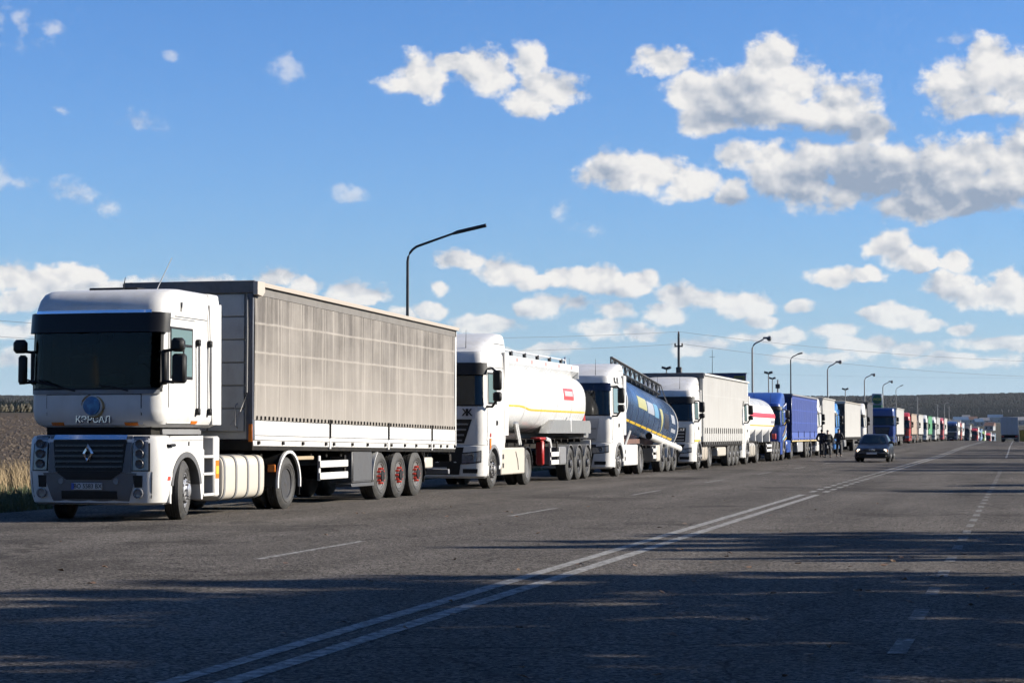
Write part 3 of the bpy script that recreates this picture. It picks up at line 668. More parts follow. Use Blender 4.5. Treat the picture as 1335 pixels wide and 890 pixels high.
# ------------------------------------------------------------------ front lorry: white flat-front cab, weathered grey curtain trailer
def lorry_flatfront():
    T = thing('lorry', 'white flat-fronted lorry heading the queue, hauling a stained grey canvas curtain trailer', 'lorry', (-14.84, 29.7, 0), group='lorries queuing along the road')
    up = Shell([(1.55, 1.06, .32, 2.5, .22, .03), (1.60, 1.15, .2, 2.58, .25, .04), (1.68, 1.19, .13, 2.64, .27, .04), (1.82, 1.205, .1, 2.66, .28, .04), (2.15, 1.205, .1, 2.66, .28, .04), (3.12, 1.20, .13, 2.62, .28, .04),
                (3.40, 1.20, .17, 2.62, .28, .04), (3.54, 1.195, .20, 2.62, .28, .04), (3.68, 1.18, .28, 2.62, .28, .03), (3.79, 1.165, .42, 2.64, .28, .02), (3.855, 1.125, .62, 2.64, .26, .01), (3.89, 1.06, .95, 2.63, .22, 0), (3.905, .6, 1.2, 2.6, .2, 0)])
    lowc = Shell([q for q in up.s if q[0] < 2.17] + [(2.17, *up.at(2.17))]); topc = Shell([(3.18, *up.at(3.18))] + [q for q in up.s if q[0] > 3.2])
    cm_ = lowc.mesh(); topc.mesh(cm_)
    for s in (1, -1): up.patch(cm_, ('u', s * 1.66), ('u', s * 2.97), 2.168, 3.182, off=.0, th=.07, nu=10, nz=4)
    cm_.box(-1.19, 1.19, 2.52, 2.64, 2.16, 3.19, .002)
    cab = cm_.build('cab', WHITE, T, ang=30)
    inner = mat('cab_lining', (.05, .05, .052), .8); MB().box(-1.12, 1.12, 1.5, 1.54, 2.172, 3.178, .002).build('bunk_curtain', mat('bunk_cloth', (.06, .07, .075), .9, var=.5, dscale=3, dcol=(.02, .025, .03)), cab)
    MB().prism([(.2, 2.172), (.62, 2.172), (.55, 2.26), (.25, 2.24)], -1.05, 1.05).build('dashboard', inner, cab)
    for s in (1, -1):
        MB().box(s * .62 - .25, s * .62 + .25, 1.02, 1.14, 2.173, 2.78, .05).build('seat_back', mat('seat_cloth', (.05, .06, .075), .9), cab); MB().box(s * .62 - .13, s * .62 + .13, 1.03, 1.12, 2.8, 3.0, .04).build('headrest', mat('seat_cloth', ()), cab)
        MB().loft([[(s * (1.09 - .04 * (k % 2)) , .45 + .05 * k, z) for k in range(6)] + [(s * 1.11, .45 + .05 * k, z) for k in range(5, -1, -1)] for z in (2.2, 2.6, 3.1)]).build('side_curtain', mat('red_cloth', (.30, .05, .035), .9) if s > 0 else mat('pale_cloth', (.2, .2, .17), .9), cab)
    MB().lathe([(0, .19), (.02, .2), (.03, .19)], 24, (.62, .62, 2.42), 'y').build('steering_wheel', BLACK, cab)
    MB().lathe([(0, .26), (.02, .27), (.05, .16), (.16, .14), (.18, .02)], 20, (.28, .42, 2.27), 'z').build('straw_hat', mat('straw', (.40, .30, .16), .8, var=.6, dscale=14, dcol=(.2, .14, .07)), cab); MB().box(.02, .22, .3, .4, 2.27, 2.42, .03).build('paper_bag', mat('bag_green', (.12, .2, .06), .7), cab)
    MB().lathe([(-.02, .12), (.02, .12)], 18, (-.05, .24, 3.06), 'y').build('hanging_mirror', BLACK, cab); MB().lathe([(-.02, .10), (.02, .10)], 18, (.2, .24, 3.08), 'y').build('hanging_mirror', BLACK, cab)
    P(up, 'windscreen', CLEARGLASS, cab, ('u', -1.64), ('u', 1.64), 2.172, 3.178, off=.004, th=.012, nu=24, nz=5)
    sl_ = MB(); up.patch(sl_, ('u', -1.68), ('u', 1.68), 2.14, 2.2, off=.012, nu=24, nz=1); up.patch(sl_, ('u', 1.58), ('u', 1.70), 2.2, 3.16, off=.012, nu=3, nz=5); up.patch(sl_, ('u', -1.70), ('u', -1.58), 2.2, 3.16, off=.012, nu=3, nz=5); sl_.build('windscreen_seal', BLACK, cab)
    vis = P(up, 'sun_visor', mat('visor_black', (.006, .006, .008), .35, spec=.2), cab, ('u', -1.85), ('u', 1.85), 3.12, 3.44, off=.075, th=.06, nu=26, nz=4)
    P(up, 'visor_light_strip', CHROME, cab, ('u', -1.25), ('u', 1.2), 3.425, 3.475, off=.085, th=.05, nu=20, nz=1)
    P(up, 'scuttle_panel', GREYPAINT, cab, ('u', -1.5), ('u', 1.55), 2.10, 2.168, off=.025, th=.03, nu=20, nz=1)
    for s, x0 in ((1, -.9), (1, .05)):
        wv = MB(); wv.tube([(x0 + .62, .045, 2.15), (x0 + .3, .05, 2.22), (x0 + (-.05 if x0 < 0 else .1), .06, 2.34 if x0 < 0 else 2.24)], .012, 6); wv.tube([(x0 + .25, .045, 2.23), (x0 - .28, .055, 2.345)], .014, 6) if x0 < 0 else None
        wv.build('wiper', BLACK, cab)
    # front panel and its shut lines
    P(up, 'front_panel', WHITE, cab, ('f', -.83), ('f', .86), 1.60, 2.085, off=.012, nu=10, nz=3)
    P(up, 'panel_gap', SEAM, cab, ('f', -.845), ('f', .875), 1.59, 2.098, off=.004, nu=10, nz=3)
    for s in (-1, 1): P(up, 'marker_light', ORANGE, cab, ('f', s * .55), ('f', s * .78), 1.595, 1.635, off=.02, nu=2, nz=1)
    for y_ in (1.45, 2.35): P(up, 'marker_light', ORANGE, cab, ('s', y_), ('s', y_ + .24), 1.615, 1.665, off=.014, nu=2, nz=1)
    # globe badge with a golden ring
    gl = MB(); gl.lathe([(0, .155), (-.012, .15), (-.022, .09), (-.026, .01)], 28, (.0, .088, 1.905), 'y')
    gm = mat('globe_print', (.02, .12, .30), .35, var=1.0, dscale=9, dcol=(.08, .36, .62))
    gb = gl.build('globe_badge', gm, cab)
    rg = MB(); a0 = [(-.145 - 0 + .0, 0)]
    pa = [( .03 + math.cos(R(a)) * .185, .082, 1.895 + math.sin(R(a)) * .175) for a in range(-120, 75, 12)]
    rg.tube(pa, [.004 + .02 * math.sin(PI * k / (len(pa) - 1)) for k in range(len(pa))], 6); pb = [(.0 + math.cos(R(a)) * .18, .082, 1.91 + math.sin(R(a)) * .175) for a in range(95, 190, 12)]
    rg.tube(pb, [.003 + .01 * math.sin(PI * k / (len(pb) - 1)) for k in range(len(pb))], 6); rg.build('badge_ring', mat('gold_print', (.32, .21, .07), .4), gb)
    text_obj('cab_lettering', 'КЭРСАЛ', CHROME, cab, (.012, .117, 1.675), .15, FRONT, sx=1.02, bold=.002)
    text_obj('cab_lettering_shadow', 'КЭРСАЛ', NAVY, cab, (.028, .123, 1.665), .15, FRONT, sx=1.02, bold=.004, thick=.002)
    # near and far doors with windows
    for s in (1, -1):
        dr = P(up, 'door', WHITE, cab, ('s', .47, s), ('s', 1.5, s), 1.62, 3.36, off=.009, nu=6, nz=6)
        P(up, 'door_seam', SEAM, cab, ('s', .455, s), ('s', 1.517, s), 1.605, 3.375, off=.004, nu=6, nz=6)
        P(up, 'window_frame', BLACK, dr, ('s', .50, s), ('s', 1.42, s), 2.36, 3.23, off=.016, nu=5, nz=4)
        P(up, 'side_window', SIDEGLASS_SKY, dr, ('s', .54, s), ('s', 1.38, s), 2.41, 3.19, off=.019, nu=5, nz=4)
        wf = MB(); up.patch(wf, ('s', 1.0, s), ('s', 1.04, s), 2.42, 2.93, off=.03, nu=1, nz=3); up.patch(wf, ('s', 1.0, s), ('s', 1.37, s), 2.91, 2.95, off=.03, nu=1, nz=1); wf.build('window_bar', BLACK, dr)
        for y_ in (1.60, 2.10):
            gr = MB(); sx = s * 1.235; gr.tube([(sx - s * .03, y_, 3.03), (sx + s * .02, y_ + .0, 2.98), (sx + s * .02, y_ + .02, 1.84), (sx - s * .03, y_ + .02, 1.78)], .02, 6)
            g_ = gr.build('grab_rail', GREYPAINT, cab)
            for zc in (3.0, 1.82): B('rail_end', BLACK, g_, s * 1.205, s * 1.275, y_ - .035, y_ + .05, zc - .06, zc + .06, b=.015)
        P(up, 'side_seam', SEAM, cab, ('s', 2.22, s), ('s', 2.235, s), 1.62, 3.6, off=.003, th=.006, nu=1, nz=10, slant0=('s', 2.06, s), slant1=('s', 2.075, s))
        P(up, 'roof_seam', SEAM, cab, ('s', .7, s), ('s', 2.05, s), 3.40, 3.415, off=.003, th=.006, nu=6, nz=1)
        # mirrors
        mk = MB(); xx = s * 1.2; mk.box(xx - s * .06, xx + s * .04, .28, .42, 2.26, 2.84, .03); mk.tube([(xx, .3, 2.81), (xx + s * .2, .22, 2.83)], .028, 6); mk.tube([(xx, .3, 2.31), (xx + s * .2, .22, 2.29)], .028, 6)
        ma = mk.build('mirror_bracket', BLACK, cab)
        mx_ = .19 if s > 0 else .06
        B('mirror', BLACK, ma, xx + s * mx_, xx + s * (mx_ + (.24 if s > 0 else .14)), .14, .28, 2.27, 2.76, b=.04)
        B('mirror', BLACK, ma, xx + s * (mx_ - .01), xx + s * (mx_ + .22), .10, .27, 2.79, 3.02, b=.055)
    text_obj('cab_mark', '//', BLACK, cab, (1.196, .98, 3.57), .22, RIGHTSIDE, sx=.7, bold=.006)
    for s in (1, -1): MB().prism([(2.3, 1.6), (2.68, 1.6), (2.655, 3.72), (2.14, 3.68)], s * .9, s * 1.212).build('side_deflector', WHITE, cab)
    B('roof_rear', WHITE, cab, -1.17, 1.17, 2.2, 2.64, 3.75, 3.885, b=.03)
    hatch = B('roof_hatch', BLACK, cab, -.5, .4, .95, 1.7, 3.88, 3.93, b=.02)
    for (x_, y_, h) in ((.15, .9, .26),):
        MB().tube([(x_, y_, 3.84), (x_ + .02, y_ + .06, 3.84 + h)], [.014, .005], 6).build('aerial', BLACK, cab)
    MB().tube([(.72, 1.0, 3.86), (.98, 1.05, 4.42)], [.01, .006], 6).build('aerial', WHITE, cab)
    # things seen behind the glass: dashboard-top mirror housing and bag
    # lower body
    lo = Shell([(.27, 1.10, .14, .62, .26, .05), (.31, 1.15, .06, .64, .28, .05), (.45, 1.19, .03, .66, .3, .05), (.80, 1.22, .0, .62, .3, .05), (1.33, 1.205, .03, .58, .3, .05), (1.40, 1.18, .07, .58, .3, .05), (1.42, 1.12, .14, .56, .28, .05)])
    bmp = lo.mesh().build('lower_front', WHITE, T, ang=35)
    P(lo, 'grille_surround', SILVER, bmp, ('f', -.75), ('f', .75), .34, 1.405, off=.012, nu=10, nz=6, slant0=('f', -.90), slant1=('f', .90)) if False else None
    P(lo, 'centre_panel', mat('bumper_grey', (.13, .13, .135), .5, dirt=.4, dscale=3, dcol=(.08, .07, .06)), bmp, ('f', -.66), ('f', .68), .30, .80, off=.012, nu=12, nz=4, slant0=('f', -.84), slant1=('f', .84))
    P(lo, 'centre_panel', mat('bumper_grey', (.13, .13, .135), .5, dirt=.4, dscale=3, dcol=(.08, .07, .06)), bmp, ('f', -.74), ('f', .74), .805, 1.40, off=.012, nu=12, nz=4)
    gr = P(lo, 'grille', BLACK, bmp, ('f', -.60), ('f', .60), .83, 1.33, off=.02, nu=10, nz=4, slant0=('f', -.66), slant1=('f', .66))
    P(lo, 'grille_mouth', BLACK, bmp, ('f', -.40), ('f', .40), .69, .828, off=.022, nu=10, nz=3, slant0=('f', -.60), slant1=('f', .60))
    for k in range(5):
        z = .885 + k * .088; P(lo, 'grille_slat', mat('grille_slat_dark', (.03, .03, .032), .35), gr, ('f', -.61), ('f', .61), z, z + .032, off=.045, th=.03, nu=10, nz=1)
    P(lo, 'chrome_strip', CHROME, bmp, ('f', -.655), ('f', .655), 1.335, 1.40, off=.03, nu=12, nz=1)
    # diamond badge
    dm = MB(); ring = []
    for (x_, z_) in ((0, .16), (.105, 0), (0, -.16), (-.105, 0)):
        ring.append((x_, z_))
    inn = [(x_ * .45, z_ * .5) for (x_, z_) in ring]
    vs = []; 
    for (o_, i_) in zip(ring, inn):
        m_ = ((o_[0] + i_[0]) / 2, (o_[1] + i_[1]) / 2)
        vs += [(o_[0], -.035, 1.12 + o_[1]), (m_[0], -.075, 1.12 + m_[1]), (i_[0], -.035, 1.12 + i_[1])]
    fs = []
    for k in range(4):
        a, b = 3 * k, 3 * ((k + 1) % 4); fs += [(a, b, b + 1, a + 1), (a + 1, b + 1, b + 2, a + 2)]
    dm.add(vs, fs); dm.build('diamond_badge', CHROME, bmp, smooth=False)
    for s in (1, -1):
        hl = P(lo, 'headlight', LENS, bmp, ('f', s * .775), ('u', s * 1.25), .845, 1.385, off=.014, nu=5, nz=4)
        P(lo, 'headlight_bezel', BLACK, bmp, ('f', s * .755), ('u', s * 1.31), .83, 1.40, off=.008, nu=5, nz=4)
        for q in range(3): MB().lathe([(.0, .075), (-.012, .07), (-.008, .05), (.01, .01)], 16, (s * .90, .012, .95 + q * .165), 'y').build('lamp_unit', DARKRIM, hl)
        P(lo, 'air_slot', BLACK, bmp, ('f', s * .80), ('f', s * .96), .565, .76, off=.012, nu=3, nz=2, slant0=('f', s * .775))
        MB().lathe([(.03, .085), (-.01, .085), (-.012, .07), (.01, .06), (.012, .01)], 18, (s * .87, .03, .47), 'y').build('fog_light', LENS, bmp)
        for q in range(3): P(lo, 'side_vent', BLACK, bmp, ('u', s * 1.62), ('u', s * 1.80), .88 + q * .18, 1.02 + q * .18, off=.006, nu=2, nz=1) if s < 0 else None
        P(lo, 'corner_seam', SEAM, bmp, ('u', s * 1.40), ('u', s * 1.43), .30, .82, off=.003, th=.006, nu=1, nz=5, slant0=('u', s * 1.36), slant1=('u', s * 1.39))
    P(lo, 'bumper_slot', BLACK, bmp, ('f', -.50), ('f', .50), .375, .505, off=.018, nu=8, nz=2)
    for x_ in (-.52, .47): MB().lathe([(.03, .05), (-.004, .05), (.0, .01)], 12, (x_ + .02, .0, .665), 'y').build('tow_cap', GREYPAINT, bmp)
    pl = B('number_plate', PLATE, bmp, -.30, .25, -.025, .0, .525, .635, b=.006)
    B('plate_strip', mat('plate_blue', (.02, .07, .4), .4), pl, -.297, -.25, -.028, -.024, .528, .632, b=.001)
    text_obj('plate_lettering', 'BO 5583 BX', BLACK, pl, (.0, -.028, .58), .105, FRONT, sx=.93, thick=.002, bold=.001)['kind'] = 'stuff'
    # body over the front wheel, arch, step ladder
    for s in (1, -1):
        n_ = 'wheel_arch_panel'
        poly = [(.56, 1.405), (.56, .30), (.62, .28)] + [(1.22 + (-.60) * math.cos(R(a)), .56 + .50 * math.sin(R(a)) if False else .5 + .62 * math.sin(R(a))) for a in range(0, 181, 12)] + [(1.86, .32), (1.92, .32), (1.92, 1.41)]
        MB().prism(poly, s * 1.0, s * 1.2).build(n_, WHITE, T, ang=30)
        ar = arc(1.22, .5, .64, 8, 172, 16) + arc(1.22, .5, .55, 172, 8, 16)
        MB().prism(ar, s * .98, s * 1.215).build('wheel_arch', mat('arch_grey', (.10, .10, .105), .6, dirt=.5, dscale=5, dcol=(.05, .045, .04)), T)
        B('upper_panel_seam', SEAM, T, s * 1.2, s * 1.203, .62, 1.9, 1.325, 1.335, b=.001)
        B('lock_plate', SEAM, T, s * 1.2, s * 1.207, 1.28, 1.34, 1.24, 1.31, b=.002)
        # marker and handle
        B('side_marker', ORANGE if s < 0 else REDNUT, T, s * 1.2, s * 1.215, .44, .56, .67, .74, b=.004)
        MB().tube([(s * 1.2, .42, 1.25), (s * 1.25, .45, 1.25), (s * 1.25, .62, 1.255), (s * 1.2, .65, 1.255)], .028, 6).build('body_handle', BLACK, T)
        st = MB(); st.box(s * .78, s * .84, 1.95, 2.42, .42, 1.40, .02); st.box(s * .78, s * 1.2, 1.925, 1.985, .36, 1.18, .015); st.box(s * .80, s * 1.2, 2.42, 2.66, .34, 1.40, .03)
        for z in (.36, .72, 1.02): st.box(s * .8, s * 1.2, 1.93, 2.44, z, z + .05, .012)
        so_ = st.build('step_ladder', WHITE, T)
        MB().box(s * .842, s * .85, 2.0, 2.41, .43, 1.38, .002).build('step_well', GREYPAINT, so_)
        for z in (.41, .77): B('step_tread', BLACK, so_, s * .86, s * 1.185, 2.0, 2.4, z + .003, z + .012, b=.002)
    B('sticker', ORANGE, T, 1.2, 1.206, 2.47, 2.62, .66, .98, b=.002); B('sticker', YELLOW, T, 1.206, 1.21, 2.48, 2.61, .74, .88, b=.002)
    B('cab_gap_frame', DARK, T, -.95, .95, .35, 2.3, 1.38, 1.56); B('cab_tilt_beam', GREYPAINT, T, .80, 1.0, .7, 2.3, 1.43, 1.53)
    B('engine_housing', DARK, T, -.9, .9, .3, 2.4, .45, 1.38)
    chassis(T, 2.3, 7.0, 1.02)
    # cream fuel tank with straps
    tk = []
    for (y_, q) in ((2.78, .9), (2.80, 1), (4.78, 1), (4.82, .9)):
        tk.append([(.86 + .34 * q * math.copysign(abs(math.cos(a)) ** .45, math.cos(a)), y_, .66 + .40 * q * math.copysign(abs(math.sin(a)) ** .45, math.sin(a))) for a in [2 * PI * k / 32 for k in range(32)]])
    tank = MB().loft(tk).build('fuel_tank', CREAM, T)
    for y_ in (2.88, 3.42, 3.98, 4.52):
        sp = [[(.86 + .355 * math.copysign(abs(math.cos(a)) ** .45, math.cos(a)), yy, .66 + .415 * math.copysign(abs(math.sin(a)) ** .45, math.sin(a))) for a in [2 * PI * k / 32 for k in range(32)]] for yy in (y_ - .035, y_ + .035)]
        MB().loft(sp).build('tank_strap', GREYPAINT, tank)
    MB().lathe([(1.06, .07), (1.12, .07)], 12, (.9, 3.05, 0), 'z').build('tank_cap', BLACK, tank); MB().lathe([(1.06, .05), (1.11, .05)], 12, (.9, 4.4, 0), 'z').build('tank_cap', BLACK, tank)
    B('battery_box', DARK, T, -1.15, -.6, 2.8, 4.6, .35, 1.0)
    tractor_wheels(T, 1.22, 6.0, steer=R(14), rimf=mat('polished_rim', (.72, .72, .74), .3, metal=.7, dirt=.3, dscale=10, dcol=(.3, .28, .25)), rimd=DARKRIM)
    for s in (1, -1):
        fender(T, WHITE, 6.0, .575, s * 1.20, s * 1.245, -8, 188, .5, .055, name='mudguard_rim'); fender(T, BLACK, 6.0, .585, s * .5, s * 1.198, -5, 185, .5, .03)
        MB().box(s * .6, s * 1.18, 6.7, 6.72, .25, .75, .003).build('mud_flap', BLACK, T)
        B('fender_lamp', ORANGE, T, s * 1.05, s * 1.2, 5.33, 5.36, .72, .86, b=.004)
    B('fifth_wheel', DARK, T, -.5, .5, 5.3, 6.4, 1.02, 1.16)
    # trailer
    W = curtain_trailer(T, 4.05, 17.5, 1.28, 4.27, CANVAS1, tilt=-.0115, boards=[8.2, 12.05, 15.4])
    under_trailer(T, 4.05, 17.5, (11.65, 12.98, 14.31), 1.2, guard=(7.75, 9.45), box=(9.75, 11.05, .40, 1.08), boxm=DARKBOX)
    B('box_step', DARKBOX, T, .9, 1.26, 9.6, 11.1, .32, .395)
    trailer_wheels(T, (11.65, 12.98, 14.31), nutm=REDNUT, rimm=STEEL)
    fender(T, WHITE, 11.65, .6, .88, 1.26, 118, 185, .5, .02); fender(T, DARK, 14.31, .6, .88, 1.26, -5, 60, .5, .02)
    B('chock_holder', CREAM, T, .95, 1.2, 15.1, 15.75, .62, .88, b=.03)
    B('wood_block', mat('bare_wood', (.42, .32, .20), .7, var=.4, dscale=6, dcol=(.25, .18, .1)), T, .7, 1.15, 6.6, 7.6, .93, 1.0)
    MB().tube([(1.16, 4.0, 3.95), (1.17, 3.99, 3.3), (1.17, 3.98, 2.2), (1.05, 3.97, 1.85), (.85, 3.97, 1.6)], .012, 6).build('roof_rope', mat('rope_grey', (.4, .39, .37), .8), T)
    B('front_marker', ORANGE, T, 1.2, 1.275, 3.985, 4.0, 1.3, 1.62); 
    MB().tube([(.98, 3.99, 1.55), (.96, 3.94, 1.6), (.96, 3.94, 1.95), (.98, 3.99, 2.0)], .012, 6).build('wall_handle', STEEL, T)
    sus = MB(); 
    for k in range(5): sus.tube([(-.25 + .1 * k, 2.7, 1.75), (-.25 + .1 * k, 3.1, 1.35), (-.2 + .1 * k, 3.6, 1.4), (-.2 + .1 * k, 4.02, 1.75)], .018, 6)
    sus.build('air_lines', REDP if False else BLACK, T)
    return T
lorry_flatfront()

# ------------------------------------------------------------------ the usual cab-over tractor
GRP = 'lorries queuing along the road'
def std_cab(T, o):
    g = o.get
    paint = g('paint', WHITE); low = g('lower', paint); hw = g('hw', 1.22); zp = g('plate_top', 3.55); ws = g('ws', (2.2, 3.0)); vis = g('visor', (2.98, 3.25)); zb = g('zb', 1.0)
    yr = g('rear', 2.3); lod = g('lod', 0); ftop = g('fair_top', 4.05); fy = g('fair_y', .4); nearonly = (1, -1)
    up = Shell([(zb, hw - .03, .05, yr, .22, .05), (zb + .5, hw, .0, yr, .24, .06), (ws[0], hw, .0, yr, .25, .07), (ws[1], hw - .03, .10, yr, .25, .07), (zp - .1, hw - .07, .19, yr, .25, .06), (zp - .02, hw - .10, .24, yr - .01, .25, .06), (zp, hw - .17, .32, yr - .05, .22, .05)])
    cab = up.mesh().build('cab', paint, T, ang=32)
    # roof fairing and side deflectors
    if g('fairing', True):
        h = ftop - zp
        fa = Shell([(zp - .03, hw - .11, fy, yr + .38, .36, .06), (zp + h * .22, hw - .12, fy + .22, yr + .38, .40, .08), (zp + h * .45, hw - .13, fy + .55, yr + .38, .42, .10), (zp + h * .68, hw - .15, fy + .98, yr + .38, .42, .10), (zp + h * .86, hw - .18, fy + 1.42, yr + .37, .40, .10), (zp + h * .96, hw - .24, fy + 1.75, yr + .35, .34, .08), (ftop, hw - .38, fy + 1.98, yr + .3, .2, .05)])
        fo = fa.mesh().build('roof_fairing', g('fair_paint', paint), cab, ang=45)
        if lod < 2: P(fa, 'fairing_seam', SEAM, fo, ('s', fy + 1.2), ('s', yr + .3), zp + h * .42, zp + h * .42 + .018, off=.004, th=.01, nu=4, nz=1)
    for s in nearonly:
        df = MB(); df.prism([(yr - .01, zb + .25), (yr + .42, zb + .25), (yr + .42, zp + .03), (yr - .01, zp + .03)], s * (hw - .10), s * (hw - .02)); df.build('side_deflector', g('defl', paint), cab)
    P(up, 'windscreen', GLASS, cab, ('u', -1.5), ('u', 1.55), ws[0], ws[1], off=.01, nu=18, nz=4)
    P(up, 'windscreen_seal', BLACK, cab, ('u', -1.6), ('u', 1.66), ws[0] - .04, ws[1] + .03, off=.005, nu=18, nz=4)
    if vis: P(up, 'sun_visor', BLACK, cab, ('u', -1.7), ('u', 1.75), vis[0], vis[1], off=.11, th=.06, nu=18, nz=2)
    if lod < 2:
        wv = MB(); 
        for x0 in (-.6, .25): wv.tube([(x0, .04, ws[0] - .02), (x0 - .35, .05, ws[0] + .12), (x0 - .7, .055, ws[0] + .16)], .013, 5)
        wo = wv.build('wiper', BLACK, cab); wo['kind'] = 'stuff'
    for s in nearonly:
        dr = P(up, 'door', g('door', paint), cab, ('s', .50, s), ('s', 1.52, s), zb + .12, ws[1] + .12, off=.009, nu=5, nz=5)
        P(up, 'door_seam', SEAM, cab, ('s', .485, s), ('s', 1.535, s), zb + .10, ws[1] + .135, off=.004, nu=5, nz=5)
        P(up, 'window_frame', BLACK, dr, ('s', .54, s), ('s', 1.44, s), ws[0] + .02, ws[1] + .06, off=.014, nu=4, nz=3, slant0=('s', .58, s))
        P(up, 'side_window', SIDEGLASS_SKY, dr, ('s', .58, s), ('s', 1.40, s), ws[0] + .07, ws[1] + .01, off=.018, nu=4, nz=3, slant0=('s', .62, s))
        if lod < 2:
            P(up, 'door_handle', BLACK, dr, ('s', 1.34, s), ('s', 1.48, s), zb + .52, zb + .64, off=.03, nu=2, nz=1)
            P(up, 'side_seam', SEAM, cab, ('s', yr - .12, s), ('s', yr - .10, s), zb + .1, zp - .1, off=.004, th=.008, nu=1, nz=6)
            P(up, 'body_seam', SEAM, cab, ('s', .3, s), ('s', yr, s), ws[1] + .2, ws[1] + .215, off=.004, th=.008, nu=5, nz=1)
        # mirrors
        ma = MB(); xx = s * (hw - .02); zt_ = ws[1] + g('mir_up', .02); zl = ws[0] + g('mir_lo', .05)
        ma.tube([(xx - s * .05, .42, zt_ + .04), (xx + s * .2, .30, zt_ + .05), (xx + s * .32, .24, zt_ - .04)], .03, 6); ma.tube([(xx - s * .05, .42, zl - .1), (xx + s * .2, .3, zl - .1), (xx + s * .32, .24, zl + .06)], .035, 6)
        mb_ = ma.build('mirror_arm', BLACK, cab); zm = zl + (zt_ - zl) * .36
        mo = g('mir_out', .24); B('mirror', BLACK, mb_, xx + s * mo, xx + s * (mo + .23), .16, .30, zm + .015, zt_, b=.06); B('mirror', BLACK, mb_, xx + s * mo, xx + s * (mo + .23), .16, .30, zl + .03, zm - .02, b=.06)
    # grille bands
    gz0, gz1 = g('grille', (1.05, 1.8)); gw, gwt = g('grille_w', (.62, .80))
    gr = P(up, 'grille', g('grille_m', BLACK), cab, ('f', -gw), ('f', gw), max(gz0, zb + .02), gz1, off=.012, nu=8, nz=4, slant0=('f', -gwt), slant1=('f', gwt))
    n = g('slats', 4)
    for k in range(n):
        z = max(gz0, zb + .02) + .05 + (gz1 - max(gz0, zb + .02) - .06) * k / n
        P(up, 'grille_slat', g('slat_m', GREYPAINT), gr, ('f', -gw - (gwt - gw) * k / n + .05), ('f', gw + (gwt - gw) * k / n - .05), z, z + g('slat_h', .045), off=.035, th=.03, nu=8, nz=1)
    # bumper
    lo = Shell([(.28, hw - .1, .08, .66, .26, .06), (.34, hw - .02, .0, .66, .28, .07), (.7, hw + .01, -.04, .64, .28, .07), (zb - .03, hw, .0, .62, .26, .06), (zb - .005, hw - .04, .05, .6, .24, .06)])
    bm_ = lo.mesh().build('bumper', low, T, ang=35)
    hz0, hz1 = g('light', (.67, .95))
    for s in nearonly:
        hl = P(lo, 'headlight', LENS, bm_, ('f', s * g('hl0', .66)), ('u', s * 1.45), (hz0, hz0 + .05), (hz1 - .06, hz1), off=.012, nu=6, nz=3)
        P(lo, 'headlight_bezel', BLACK, bm_, ('f', s * (g('hl0', .66) - .03)), ('u', s * 1.52), (hz0 - .03, hz0 + .02), (hz1 - .03, hz1 + .03), off=.006, nu=6, nz=3)
        if lod < 2:
            for x_ in (.76, .90): MB().lathe([(.02, .075), (-.008, .07), (.0, .05), (.01, .01)], 12, (s * x_, .02, (hz0 + hz1) / 2 + .01), 'y').build('lamp_unit', DARKRIM, hl)
            P(lo, 'fog_slot', BLACK, bm_, ('f', s * .68), ('u', s * 1.3), .42, .53, off=.008, nu=4, nz=1)
    P(lo, 'bumper_mouth', BLACK, bm_, ('f', -.58), ('f', .58), .38, zb - .06, off=.01, nu=6, nz=3, slant0=('f', -gw), slant1=('f', gw))
    pl = P(lo, 'number_plate', PLATE, bm_, ('f', -.26), ('f', .26), .46, .57, off=.03, nu=2, nz=1)
    # body over the wheel
    ys = g('steer', 1.2)
    for s in nearonly:
        poly = [(.58, zb + .3), (.58, .34), (ys - .62, .32)] + [(ys - .6 * math.cos(R(a)), .5 + .60 * math.sin(R(a))) for a in range(0, 181, 15)] + [(ys + .64, .5), (ys + .72, .5), (yr - .02, zb + .02 if g('short', False) else .9), (yr - .02, zb + .3)]
        MB().prism(poly, s * (hw - .2), s * (hw - .015)).build('wheel_arch_panel', low, T, ang=30)
        ar = arc(ys, .5, .66, 10, 170, 14) + arc(ys, .5, .57, 170, 10, 14)
        MB().prism(ar, s * (hw - .22), s * (hw + .01)).build('wheel_arch', g('arch', GREYPAINT), T)
        if lod < 2:
            B('cab_step', GREYPAINT, T, s * (hw - .3), s * (hw - .03), .32, .64 if ys > 1.1 else .5, .36, .44)
    if lod < 2:
        for (x_, y_) in ((.62, .5), (-.3, .55)):
            MB().tube([(x_, y_, zp - .02), (x_, y_ + .03, zp + .55)], [.012, .005], 5).build('aerial', BLACK, cab)
    B('engine_block', DARK, T, -.85, .85, .7, yr, .45, zb + .02)
    return cab, up, lo, bm_

